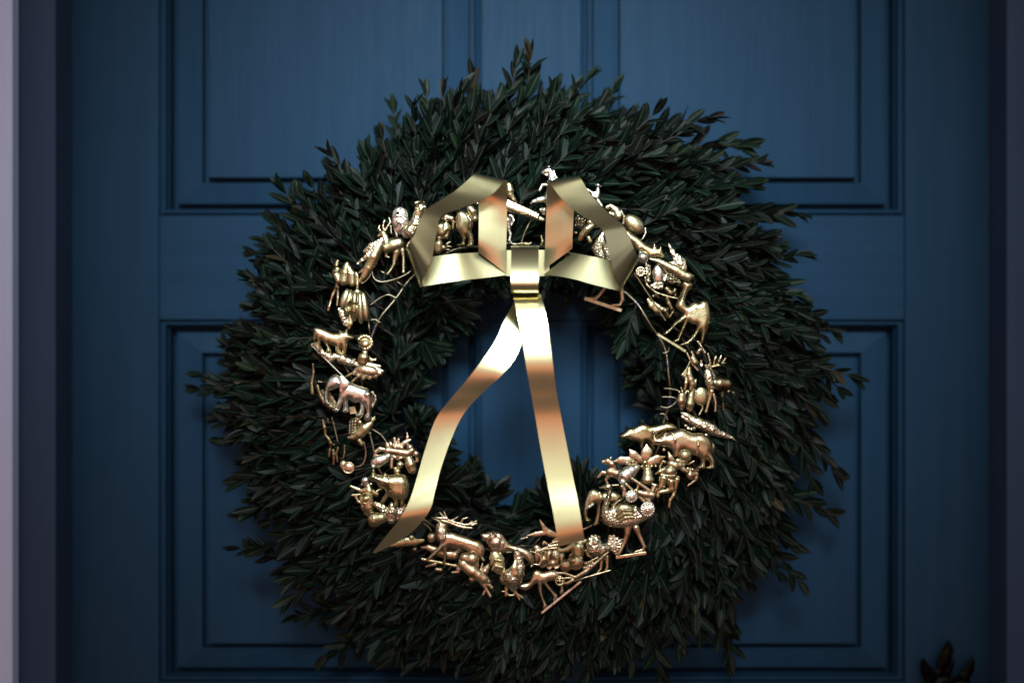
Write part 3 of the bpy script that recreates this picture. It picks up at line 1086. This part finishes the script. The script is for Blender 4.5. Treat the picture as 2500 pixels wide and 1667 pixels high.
ornament('trumpet_flower', 'bell-mouthed brass trumpet and buds at the left tail tip', 'bell ornament', 'E', 128,
         ('bell', '605,1110,28 530,1112,58 455,1130,84; - 425,1125,66; 430,1105,14', 'gold'),
         ('buds', '460,950,28 545,995,42 590,1040,30; 550,1030,22,30; 600,1050,22,30; 575,1075,20,20; 660,975,46 652,1040,58 645,1130,46; F.4 800,955,10 730,1050,46 700,1110,30; 640,940,14; 680,945,12', 'feather'))
ornament('flat_fish', 'low flat brass fish beneath the left ribbon tail tip', 'fish ornament', 'E', 124,
         ('fish', 'F.6 620,1432,10 720,1410,30 820,1385,44 910,1385,38 1010,1372,16; 880,1338,30', 'olive'))
ornament('acrobat', 'brass figure lying behind the bottom stag with hat', 'person ornament', 'F', 118,
         ('body', '280,612,10 380,612,36 500,660,58 640,710,66 760,720,60; 480,850,22 350,886,10; 500,925,26 560,930,26; 190,635,26; 430,470,62; 700,720,50', 'rose'),
         ('hat', '700,688,13,40 800,672,24,40 935,622,13,40; 830,632,42,40', 'pale'))
ornament('stag', 'antlered brass stag standing on a bar at the bottom left', 'deer ornament', 'F', 132,
         ('body', 'P 84,90 430,180 470,190 540,205 580,240 640,270 655,330 660,400 720,400 800,430 900,460 1000,490 1090,520 1150,570 1180,640 1175,700 1160,740 1190,800 1150,815 1100,760 1040,720 960,690 880,640 800,630 720,620 660,610 640,640 635,720 625,830 580,840 600,800 605,720 590,620 560,650 500,700 400,785 355,785 440,690 520,610 560,540 520,510 480,440 480,380 490,300 510,260 450,215', 'rose'),
         ('mane', '580,470,62,50 565,400,60,45 565,320,48,35; 540,450,26,80 600,520,20,80; 540,390,24,80 610,440,22,80; 540,340,22,66 620,370,20,66', 'fur'),
         ('antlers', '560,235,17 680,262,17 800,310,15 900,332,13 1002,340,8; 620,212,17 760,260,15 880,292,13 965,290,11 1065,238,7; 645,205,14 605,108,7; 610,195,13 545,120,7; 720,235,12 797,180,7; 845,265,12 872,212,11 940,190,7; 955,290,11 1000,240,7; 1000,300,11 1068,272,7; 460,195,14 640,205,18', 'rose'),
         ('bar', 280, 776, 800, 882, 34, 'gold'))
ornament('lion', 'brass lion with thick mane and curling tail at the bottom', 'lion ornament', 'F', 132,
         ('body', 'P 70,80 1120,430 1150,410 1210,405 1260,385 1340,390 1420,420 1470,490 1540,560 1640,590 1740,620 1830,680 1870,760 1860,850 1820,830 1760,780 1680,720 1600,680 1520,660 1450,690 1400,700 1330,690 1270,640 1220,560 1190,520 1150,510 1140,470; @G 240,640,11 320,665,10 385,705,9 405,770,9 370,830,8 290,820,8 265,850,14', 'rose'),
         ('mane', '1300,470,60,40 1340,540,76,44 1330,610,56,34 1420,560,50,34; 1270,420,22,70 1230,520,18,60; 1330,420,22,90 1280,560,18,80; 1400,470,22,90 1350,620,18,80; 1450,540,20,76 1420,640,16,66', 'fur'))
ornament('leaping_goat', 'brass goat tumbling head down at the bottom left', 'goat ornament', 'F', 136,
         ('body', '900,760,66 1000,780,92 1040,860,52 960,925,28; 880,850,66 930,900,66 1010,960,76 1090,1010,72 1165,1060,60 1230,1100,32; 850,800,36 805,920,24 880,912,18; 720,970,11 800,960,20 830,905,16; 1120,940,16 1152,845,8; 1185,950,46 1215,900,34 1228,860,10; '
          '1140,1100,36 1200,1200,18 1262,1305,18; 1190,1130,24 1250,1150,20 1280,1185,20; 1160,1280,14 1195,1210,14; 1000,1060,40', 'rose'))
ornament('rooster', 'brass rooster with arched tail and splayed feet at the bottom', 'rooster ornament', 'F', 134,
         ('body', '1480,1060,82 1560,1050,128 1620,980,108 1680,900,68 1655,780,55 1640,690,46; 1690,738,14 1728,757,7; 1695,840,34 1710,880,30 1745,892,9; 1600,640,18 1640,640,18; 1590,1150,70', 'feather'),
         ('tail', 'E 1360,830,105,178,-18,60; 1270,850,16,40 1330,780,22,60 1420,800,18,60; 1290,930,16,40 1340,870,22,62 1430,890,18,60; 1400,700,16 1450,780,14; 1440,850,14', 'gold'),
         ('wing', 'F.5 1620,800,20,95 1600,900,40,118 1610,980,44,118 1640,1050,20,110', 'gold'),
         ('leg', '1500,1150,22 1490,1220,17 1482,1295,14; 1490,1240,13 1428,1236,9; 1490,1260,13 1530,1295,12 1600,1290,10; 1470,1190,9', 'gold'),
         ('leg', '1605,1200,26 1625,1265,16 1675,1352,9; 1625,1260,13 1722,1330,9; 1620,1265,13 1660,1290,9; 1610,1250,12 1590,1290,10', 'gold'))
ornament('camel', 'brass camel leaning down on a long sloping bar at the bottom', 'camel ornament', 'G', 126,
         ('body', 'P 70,75 80,1100 150,1075 220,1060 260,1000 290,920 350,900 430,930 540,900 640,920 680,980 690,1050 700,1130 705,1200 660,1225 655,1190 670,1130 640,1060 560,1040 480,1060 520,1130 570,1190 620,1250 600,1310 560,1310 570,1260 500,1170 430,1080 410,1100 410,1200 440,1310 480,1390 440,1430 420,1410 420,1340 370,1200 350,1080 310,1090 250,1150 190,1175 120,1160 90,1130', 'rose'),
         ('bar', 400, 1492, 945, 1052, 36, 'pale'))
ornament('carved_pumpkin', 'rosy brass jack-o-lantern with cut eyes under the right tail', 'pumpkin ornament', 'G', 126,
         ('pumpkin', 'E 350,690,70,130,6,70; E 420,720,75,155,3,110; E 510,730,80,165,0,130; E 600,735,78,160,-3,110; E 670,740,60,130,-6,70; - 420,665,28,110 434,705,44,100; - 540,690,28,130 555,760,60,120; - 450,865,44,90 560,850,46,100 640,835,36,80; 340,600,46', 'rose'))
ornament('winged_creature', 'brass bat-winged creature perched above the rosy jack-o-lantern', 'bat ornament', 'G', 130,
         ('wing', 'F.4 380,212,5 455,350,30 520,400,38 600,430,30; F.4 205,432,6 330,410,26 440,395,30', 'rose'),
         ('body', '320,650,9 470,615,16 610,600,16; 400,620,9 510,580,16 620,560,18; 500,560,9 560,530,16 640,510,22; 560,500,9 620,470,18; 440,520,18 480,545,14; 120,475,6 210,455,8; 430,540,18', 'rose'))
ornament('seal', 'sleek curved brass seal at the foot of the right tail', 'seal ornament', 'G', 128,
         ('body', '600,600,34 660,640,32 750,620,34 850,560,46 940,525,46 1010,500,26; 885,570,20 845,650,17 790,712,11; 900,600,80 900,720,70; 640,560,14; 1020,640,22 1030,690,16 1080,722,18', 'olive'))
ornament('ridged_balls', 'pair of round brass balls below the sleek seal', 'ball ornament', 'G', 134,
         ('ball', '870,795,96; 840,770,40,70', 'rose'),
         ('ball', '740,842,74; 735,880,20 735,930,10', 'rose'))
ornament('turkey', 'brass turkey with spread tail standing on a thin bar', 'turkey ornament', 'G', 130,
         ('body', '1120,520,96 1140,600,104 1220,620,84 1290,600,60; 1060,480,24,70; 1090,440,20,60; 1140,430,20,60; 1180,450,22,70; 1070,540,30,80; 1130,520,38,80; 1040,640,24 1050,700,20 1090,722,16; 1240,720,50', 'feather'),
         ('tail', ';'.join('F.6 1330,570,20,20 %d,%d,20,20' % q for q in ((1390, 440), (1440, 470), (1500, 492), (1515, 545), (1490, 590), (1470, 640), (1420, 670), (1340, 440))), 'feather'),
         ('leg', '1225,760,22 1215,880,13 1170,935,13', 'olive'),
         ('leg', '1300,720,24 1302,860,14 1280,912,13', 'olive'),
         ('bar', 700, 1090, 1352, 902, 24, 'rose'))
ornament('wheelbarrow', 'spoked brass wheelbarrow of fruit at the bottom', 'wheelbarrow ornament', 'G', 136,
         ('tray', '870,1000,18 1000,925,26 1120,825,20 1312,660,10; 1040,800,12 1170,730,12; 600,940,10 720,945,16 830,985,14 880,1000,14; 640,1020,12 860,1000,12; 760,1080,20 830,1040,24', 'rose'),
         ('wheel', 'O 655,1050,58,11; 655,1050,16; 600,1050,6 710,1050,6; 655,995,6 655,1105,6; 615,1010,6 695,1090,6', 'gold'),
         ('fruit', '1010,812,26; 1062,850,28; 990,872,22; 1105,810,24; 1030,870,22', 'rose'))
ornament('elephant', 'brass elephant head with curled trunk behind the ostrich', 'elephant ornament', 'H', 122,
         ('body', 'P 74,80 130,860 140,780 165,690 200,620 250,590 310,610 360,640 420,620 520,620 600,660 620,720 580,780 480,790 400,780 365,800 355,900 335,1000 320,1050 245,1055 270,1010 290,930 300,830 290,770 240,800 190,830 175,900 180,960 215,970 210,1005 170,1015 140,970 128,910; F.5 330,650,20,66 350,700,28,66 330,750,14,60; - 215,680,8,84', 'gold'),
         ('tusk', '150,842,8,60 200,815,13,70 245,785,15,70', 'pale'))
ornament('ostrich', 'brass ostrich with long neck striding on a base bar', 'ostrich ornament', 'H', 134,
         ('body', 'P 84,95 335,572 390,550 420,525 460,520 490,545 492,600 480,680 460,760 440,830 470,840 500,790 560,730 630,705 640,720 570,760 530,820 600,780 680,765 740,785 780,800 800,790 830,830 900,880 990,900 1020,930 960,970 880,1010 800,1050 700,1080 600,1085 500,1075 420,1050 370,1000 355,920 365,840 400,740 430,650 440,605 400,590 380,580; - 450,548,8,44', 'feather'),
         ('wing', 'E 655,880,125,108,10,60,60; 560,960,16,110 640,900,20,125 740,900,16,115; 550,920,14,108 620,850,20,122 730,860,14,112; 580,1000,14,100 660,950,20,118 760,940,14,108', 'gold'),
         ('leg', '700,1050,46 690,1160,32 650,1280,17 570,1440,19', 'rose'),
         ('leg', '800,1085,38 840,1180,23 905,1330,19 890,1366,16 790,1395,15', 'rose'),
         ('bar', 540, 1466, 932, 1405, 44, 'rose'))
_spoke = lambda x, y, r: ';'.join('%.0f,%.0f,7,34 %.0f,%.0f,6,26' % (x + 14 * math.cos(q), y + 14 * math.sin(q), x + r * math.cos(q), y + r * math.sin(q)) for q in np.linspace(0, 6.283, 15)[:-1])
ornament('bicycle', 'brass bicycle with two bright spoked wheels at lower right', 'bicycle ornament', 'H', 142,
         ('wheel', 'E 740,685,70,80,0,26; O 740,685,72,9,14; ' + _spoke(740, 685, 66), 'pale'),
         ('wheel', 'E 945,850,84,84,0,28; O 945,850,86,10,14; ' + _spoke(945, 850, 78), 'pale'),
         ('frame', '672,530,15 790,640,14 900,750,14; 800,610,15 930,720,16 1010,790,14; 750,460,15 850,530,17 960,605,18; 620,560,24 650,600,20 640,680,18; 830,520,12 820,580,12 790,610,12; 840,640,34 930,660,40 1010,670,34; 1010,620,30 1040,550,26 1010,530,14; 1060,600,20 980,720,14', 'rose'))
ornament('poinsettia_bells', 'rosy brass poinsettia with pointed petals over two bells', 'flower ornament', 'H', 136,
         ('petal', 'F.35 516,242,8 610,225,40 700,232,44 800,262,20', 'rose'),
         ('petal', 'F.35 714,88,6 765,155,46 850,220,36 880,250,20', 'rose'),
         ('petal', 'F.35 935,25,5 937,120,60 925,180,56 910,245,26', 'rose'),
         ('petal', 'F.35 1168,180,7 1070,215,48 980,250,44 920,265,18', 'rose'),
         ('berries', '680,258,20,40; 716,278,16,40; 757,245,20,40; 910,252,28,50; 890,290,16,40; 870,305,14,40; 930,300,16,40; 1000,300,16,30; 1050,300,14,30; 830,300,14,40; 800,290,12 880,320,14 1000,310,10', 'gold'),
         ('bell', '800,322,40,10 740,360,66,10 690,400,86,10 660,425,92,10; - 625,465,60,60; 612,412,18,70', 'pale'),
         ('bell', '945,345,46 950,410,58 950,470,74; - 945,530,56', 'olive'))
ornament('rearing_horse', 'small brass horse rearing left beside the poinsettia', 'horse ornament', 'H', 132,
         ('body', '378,245,22 440,238,38 495,275,42 515,330,36; 470,370,52 560,400,52 640,470,52 690,500,36; 450,395,26 372,380,21 310,442,13; 445,430,28 415,475,16 435,525,13; 470,215,12 480,190,8; 640,540,24 660,580,16; 490,545,9 575,542,9; 720,460,20 750,490,16', 'rose'))
ornament('polar_bear', 'brass bear stretching its pointed head left at right side', 'bear ornament', 'I', 126,
         ('body', 'P 80,90 190,500 230,475 290,430 330,400 400,385 450,365 520,335 590,335 650,360 720,355 800,335 880,312 960,320 1020,360 1040,400 1000,430 900,440 820,470 760,500 720,540 700,600 720,690 680,710 650,650 620,600 560,600 540,680 500,690 500,610 440,590 380,575 320,550 280,545 240,545 215,525; 405,428,18,60; - 240,530,10,30 320,525,6,40; - 345,430,9,80', 'gold'))
ornament('rhinoceros', 'rosy brass rhino standing in front of the bear', 'rhino ornament', 'I', 136,
         ('body', 'P 110,120 655,590 665,550 680,500 675,450 690,415 705,440 720,490 760,515 800,490 850,455 890,470 940,455 990,440 1050,415 1120,408 1180,430 1240,465 1300,480 1380,470 1450,490 1510,540 1550,610 1560,690 1550,760 1590,850 1595,920 1590,985 1480,985 1480,960 1530,930 1510,860 1470,850 1450,910 1440,985 1335,980 1345,950 1390,920 1390,840 1330,790 1250,770 1150,740 1090,760 1060,830 990,820 980,740 930,690 870,670 800,660 740,640 690,640 670,620; 1540,590,10 1582,650,12 1545,770,14 1500,850,17; 860,490,26,60 880,470,14,60; - 690,615,8,50 770,620,6,70; - 800,555,10,95', 'rose'),
         ('folds', '970,470,14,110 1010,560,16,128 990,680,14,100; 1330,530,12,110 1345,640,14,132 1330,760,12,110', 'rose'))
ornament('crocodile', 'brass crocodile with open jaws above the rosy rhino', 'crocodile ornament', 'I', 124,
         ('body', '1118,168,20 1200,212,32 1270,262,46; 1112,215,13 1170,262,18 1250,292,32; 1300,290,58 1360,315,70 1450,355,80 1550,410,80 1620,450,56 1740,492,40 1850,530,16 1892,565,6; 1290,400,26 1225,412,18 1168,352,16; 1530,470,32 1475,490,22; 1250,420,14', 'feather'))
ornament('round_bell', 'round shiny brass sleigh bell under the rosy rhino belly', 'bell ornament', 'I', 138,
         ('bell', '1160,795,84; 1140,870,62; 1120,735,40; 850,712,22; - 1170,850,12,90 1230,840,8,80', 'olive'))
ornament('clown', 'brass jester with outstretched arms and bent legs at right', 'person ornament', 'I', 140,
         ('body', '960,920,60 1020,940,62 1080,935,48; 890,985,38 790,1030,26 732,1062,11; 835,875,12 790,960,13 800,1010,12; 1080,940,40 1140,1000,30 1190,1030,22; 940,1030,82 960,1090,66; 850,1130,62 815,1240,40 765,1320,20 760,1390,24; 955,1180,56 965,1280,46 900,1312,32 785,1335,22; '
          '1045,1150,34 1020,1270,20 990,1380,23 940,1450,18 928,1550,13; 960,870,24; 860,890,22', 'gold'),
         ('hat', 'F.5 915,738,6 945,820,30 975,880,32; F.5 1060,880,40 1130,930,30; 800,1070,10,70 900,1090,10,85 1000,1085,10,75; 1060,1110,16 1060,1160,18; 920,1150,20,60; 850,1250,14,40', 'rose'))
ornament('songbird', 'small rosy brass bird beside the jester', 'bird ornament', 'I', 128,
         ('body', '1195,985,22 1250,1010,44 1300,1015,30 1355,1010,10; 1240,1080,60 1330,1060,26 1325,1130,26; 1210,920,16 1290,880,16; 1320,1150,18 1200,1240,10; 1270,1000,20,40', 'rose'))
ornament('donkey', 'olive brass donkey head bowed down at the right edge', 'donkey ornament', 'N6', 126,
         ('body', '350,1140,66 340,1240,74 350,1330,50 345,1380,34; 375,1090,16 330,985,9; 410,1120,16 440,1060,14; 300,1070,16 330,1110,18', 'rose'))
ornament('mule', 'second olive brass mule bowed beside the donkey', 'donkey ornament', 'N6', 122,
         ('body', '560,1040,50 530,1150,60 510,1300,72 510,1410,40; 480,1080,16 460,1040,9; E 720,1150,150,180,0,70; 740,1270,22 750,1380,13 685,1505,15; 800,1050,20 790,1240,26; 470,1400,26 440,1340,16', 'olive'))
ornament('robed_figure', 'slender brass robed figure holding a staff at right', 'person ornament', 'N6', 128,
         ('body', '490,620,32 490,740,46 520,840,54 550,920,50 525,1010,34; 440,780,18 430,900,30 410,1030,18; 620,850,16 600,960,18; 560,430,50 600,500,56; 540,305,18 570,380,18', 'gold'),
         ('staff', '450,330,15 500,440,13 560,550,16 655,655,14', 'rose'),
         ('cape', '510,480,9 440,640,12 360,742,15 420,792,10; F.3 470,640,40 420,740,40', 'olive'))
ornament('peacock', 'brass peacock-like bird with scaly breast at right edge', 'bird ornament', 'N6', 128,
         ('body', '850,690,60 860,780,76 880,880,72 915,990,56; 830,600,30 810,570,26; 720,480,20 725,560,30; 690,270,34 660,320,30; 660,110,16 740,230,16 800,330,12', 'feather'),
         ('leg', '920,1060,44 880,1210,23 820,1430,18 810,1450,20', 'gold'),
         ('leg', '960,1120,20 1000,1280,15 990,1435,16', 'rose'))
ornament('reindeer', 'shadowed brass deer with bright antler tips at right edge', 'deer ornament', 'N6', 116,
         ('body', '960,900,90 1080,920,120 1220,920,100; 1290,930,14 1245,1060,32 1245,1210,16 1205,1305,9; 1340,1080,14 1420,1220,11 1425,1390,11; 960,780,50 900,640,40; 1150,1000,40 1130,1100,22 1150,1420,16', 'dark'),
         ('antlers', '900,600,14 885,470,15 850,340,14; 960,580,12 985,440,18 1005,390,8; 1020,560,12 1085,430,18 1110,360,8; 1100,560,12 1190,420,18 1210,360,8; 900,600,14 1060,560,14 1170,520,8; 860,560,18', 'gold'))
ornament('camel', 'brass camel on a sloping bar at upper right', 'camel ornament', 'J', 130,
         ('body', 'P 60,62 600,430 640,400 690,410 720,385 770,400 790,460 800,540 795,600 770,680 745,740 725,810 705,800 712,720 690,690 650,750 610,800 560,830 500,840 500,825 570,790 620,740 660,680 665,630 620,625 580,600 560,620 520,700 480,790 430,800 440,785 470,765 500,690 530,620 540,580 500,600 450,640 400,690 360,725 330,725 340,705 390,670 430,620 480,580 530,545 520,510 490,490 460,450 465,400 490,370 510,300 520,250 510,215 525,185 560,185 600,200 625,230 610,260 580,290 560,330 545,380 555,430 580,440; 770,610,24,22 735,700,14,10; 545,550,20,24 450,622,11,8; 550,230,22,16', 'gold'),
         ('bar', 262, 722, 556, 902, 32, 'olive'))
_lace = ';'.join('@N5 %d,%d,20,60' % (random.randint(450, 520), random.randint(60, 380)) for _ in range(22)) + ';' + ';'.join('@N5 %d,%d,22,60' % (random.randint(540, 760), random.randint(400, 500)) for _ in range(22))
ornament('coach', 'ornate oval brass coach with a spoked wheel beside the bow', 'coach ornament', 'N5', 132,
         ('cabin', 'E 685,230,120,205,0,90; 790,100,14,30 850,220,16,20 800,360,14,30', 'pale'),
         ('lacework', _lace + '; E 490,230,50,170,8,50; E 650,450,110,50,15,50; 450,-20,12 440,120,12', 'feather'),
         ('wheel', 'O 345,180,80,15; 345,180,26; 270,180,10 420,180,10; 345,105,10 345,255,10; 290,125,10 400,235,10; 290,235,10 400,125,10', 'rose'),
         ('frame', '430,290,16 470,440,15 640,580,14 860,655,13 1050,695,10', 'gold'),
         ('bar', 218, 200, 825, 1125, 26, 'gold'))
ornament('basket', 'tiny woven brass basket under the winged dragon', 'basket ornament', 'N5', 134,
         ('basket', '900,230,50 1000,310,62 1060,360,44; 890,330,46 960,360,50', 'weave'))
ornament('crouching_monkey', 'tangled brass monkey crouching below the oval coach', 'monkey ornament', 'N5', 124,
         ('body', '850,510,52 920,590,58 990,560,40; 1090,420,42; 1000,520,26 1010,640,24; 850,690,32 890,790,34 940,880,28 990,920,16; 850,600,22; 820,930,50 880,1040,26; 640,620,30 690,680,16; 590,650,34; 960,960,20 900,1050,16', 'dark'),
         ('bowl', 'F.6 495,720,30 560,830,48 650,920,44 740,930,26; 600,780,30 700,860,40; 760,900,44 850,910,30', 'gold'))
ornament('winged_dragon', 'long brass dragon with one raised feathered wing at right', 'dragon ornament', 'N4', 138,
         ('body', '700,1060,10 820,1090,32 905,1130,46 1020,1190,54 1130,1245,66 1230,1315,64 1310,1340,62 1375,1330,22; 1130,1290,50', 'olive'),
         ('wing', 'F.4 1000,828,9 1060,950,28 1120,1060,42 1185,1120,62 1235,1200,46; F.4 978,1120,9 1080,1130,24 1190,1175,34; F.4 1140,1000,18 1230,1100,30 1260,1230,16', 'feather'))
ornament('fox', 'brass fox with pricked ears creeping down right of the bow', 'fox ornament', 'N4', 136,
         ('body', 'P 66,75 310,620 370,640 450,690 540,750 620,820 690,860 740,880 755,820 775,825 800,880 845,890 870,850 885,900 900,960 935,1025 900,1040 830,1020 760,1030 690,1030 620,980 560,930 500,920 440,830 390,790 350,760; 880,990,18,20; - 770,880,12,60; - 820,950,8,70', 'gold'))
ornament('bauble', 'small round brass ball under the creeping fox', 'ball ornament', 'N4', 138,
         ('ball', '585,1035,76; 545,960,22; 640,1090,10 640,1160,8', 'pale'))
ornament('plump_mouse', 'plump round brass mouse above the creeping fox', 'mouse ornament', 'N4', 130,
         ('body', 'E 440,500,200,135,42,110; 200,370,64 160,280,52 70,215,36 10,240,30; 60,330,26 150,370,26; 170,390,44; 215,330,24,40', 'olive'),
         ('band', '235,300,16,40 285,390,18,90 270,500,16,80; 625,570,9 628,650,11 580,742,7', 'pale'))
ornament('carousel_horse', 'bright silvery brass horse head rising behind the right loop', 'horse ornament', 'N3', 130,
         ('body', '278,245,24 335,222,44 395,205,48; 430,240,56 450,310,62 470,420,90 540,560,110; 390,150,20 395,135,14; 300,275,12 370,300,18; 350,485,24 270,480,21 215,585,19; 300,750,52 190,770,46 95,800,26 42,842,8; 290,970,50 240,960,26 300,1030,26; 480,560,100 400,760,100', 'pale'),
         ('bridle', '490,210,8,50 515,310,9,60 545,350,11,60; 400,375,10,60 480,360,12,80 550,350,10,60', 'pale'))
ornament('rider', 'tiny silvery brass rider in a cap behind the right loop', 'person ornament', 'N3', 132,
         ('body', '1335,490,31; 1330,560,28 1332,640,33 1305,715,42 1240,690,30; 1315,605,20 1255,650,18 1175,600,18 1120,568,12; 1230,680,24 1290,750,22; 1290,480,9 1340,485,12 1388,517,7; 1330,780,30 1400,880,26', 'pale'))
ornament('pack_donkey', 'brass pack animal with a woven basket inside the right loop', 'donkey ornament', 'N3', 128,
         ('body', '1180,1200,56 1220,1260,44 1120,1330,62 1030,1440,54 990,1520,40; 1150,1490,36 1180,1560,40; 910,1400,26', 'gold'),
         ('basket', '960,1130,52 1030,1170,50 1000,1240,52 940,1240,50', 'weave'))
ornament('stork', 'brass stork behind the right loop with legs on a bar', 'bird ornament', 'B', 128,
         ('body', 'F.6 870,740,10 845,820,36 815,890,44 860,960,56; 900,880,46 960,1000,70 980,1120,80', 'feather'),
         ('leg', '885,1270,15 832,1340,13 795,1370,17 710,1366,10', 'rose'),
         ('leg', '1048,1270,18 1056,1380,15 1030,1430,13 960,1430,10', 'rose'),
         ('bar', 690, 1366, 1052, 1486, 38, 'rose'))
ornament('hippo', 'round-bellied brass hippo inside the left loop of the bow', 'hippo ornament', 'N2', 130,
         ('body', 'P 110,120 440,780 520,740 580,760 640,800 700,860 740,950 735,1050 710,1130 740,1220 755,1300 755,1400 730,1440 640,1440 610,1410 660,1370 650,1260 610,1220 610,1280 580,1350 580,1410 480,1420 440,1400 530,1350 540,1270 500,1180 450,1120 430,1020 425,900; 690,700,64 740,760,66 780,860,46; 830,600,24; 780,900,54', 'gold'),
         ('strap', '640,850,16,110 700,940,18,120 690,1060,16,110', 'pale'))
ornament('seated_monkey', 'brass monkey seated at the left inside the bow loop', 'monkey ornament', 'N2', 126,
         ('body', '240,870,64 330,890,46 370,960,26 360,1080,12; 130,1060,84 150,1160,80 230,1080,66; 230,1000,46 275,1100,40 235,1225,40 100,1262,36; 90,1380,72 80,1500,66; 180,1450,50; 240,1380,16 305,1335,9; 260,1420,18 330,1430,9; 230,1480,18 300,1490,9; 215,910,20,50; 165,890,20', 'gold'))
ornament('teardrop_horn', 'brass teardrop horn rising behind the left loop upright', 'horn ornament', 'N2', 124,
         ('horn', '1430,250,52 1450,350,66 1455,430,56 1520,530,42 1570,590,18', 'gold'))
ornament('lizard_tail', 'long ridged brass tail running between the two bow loops', 'tail ornament', 'A', 128,
         ('tail', '1540,560,44 1620,590,42 1720,630,38 1845,675,30 1960,720,20;' + ';'.join('%d,%d,14,24 %d,%d,14,30' % (1570 + 26 * i, 508 + 12 * i, 1558 + 26 * i, 545 + 12 * i) for i in range(14)), 'rose'))
ornament('pony', 'pale brass pony hindquarters right of the left upright', 'horse ornament', 'N2', 124,
         ('body', '1330,930,90 1400,930,66 1420,1060,40 1430,1110,26 1462,1190,22 1440,1310,18 1480,1360,13; 1440,820,13 1505,860,15 1522,930,17 1480,1020,9; 1350,1050,34 1360,1300,22', 'pale'))
ornament('little_lizard', 'small brass lizard perched above the bow knot', 'lizard ornament', 'K', 122,
         ('body', '585,128,8 630,122,10 680,130,9 700,118,8; 660,115,6 640,135,6; 790,60,10 800,110,12 790,140,10', 'dark'))

# leaf-shaped bronze handle plate on the right stile, mostly below the picture
def handle():
    e = empty('door_handle', (0, 0, 0))
    e.parent = DOOR
    e.location = (0, 0, 1.05)
    VIEWS['X'] = (2000, 1300, 4.272)
    d = 0.012

    def add(nm, prims, mat=M_KNOB, dd=d):
        v, q = sdf_mesh(parse(prims, 'X'))
        w = to_world(v, dd, 0.8)
        me = bpy.data.meshes.new(nm)
        me.from_pydata(w.tolist(), [], q[:, ::-1].tolist())
        me.materials.append(mat)
        me.polygons.foreach_set('use_smooth', [True] * len(me.polygons))
        link(bpy.data.objects.new(nm, me), e)
    for pr in ('F.4 1345,1112,4 1345,1180,34 1325,1260,58 1300,1350,62 1270,1450,46 1260,1560,36; 1345,1120,5,18 1392,1220,7,22 1375,1290,7,20; 1340,1130,4,18 1275,1270,6,20 1255,1400,7,18',
               'F.4 1075,1302,4 1090,1360,30 1120,1440,52 1160,1540,50 1190,1620,40; 1078,1308,4,16 1145,1390,6,20 1190,1500,7,20; 1070,1330,4,16 1085,1460,6,20',
               'F.4 1590,1282,4 1590,1340,26 1560,1420,46 1510,1500,52 1450,1580,40',
               'F.4 1400,1330,8 1370,1380,30 1330,1450,40 1300,1560,40',
               'F.4 1180,1700,60 1300,1620,110 1480,1640,110 1560,1720,70'):
        add('leaf', pr)
    add('knob', 'E 1440,1650,170,160,0,150,120; O 1440,1640,120,16,210; O 1440,1640,70,14,250', dd=0.030)


handle()
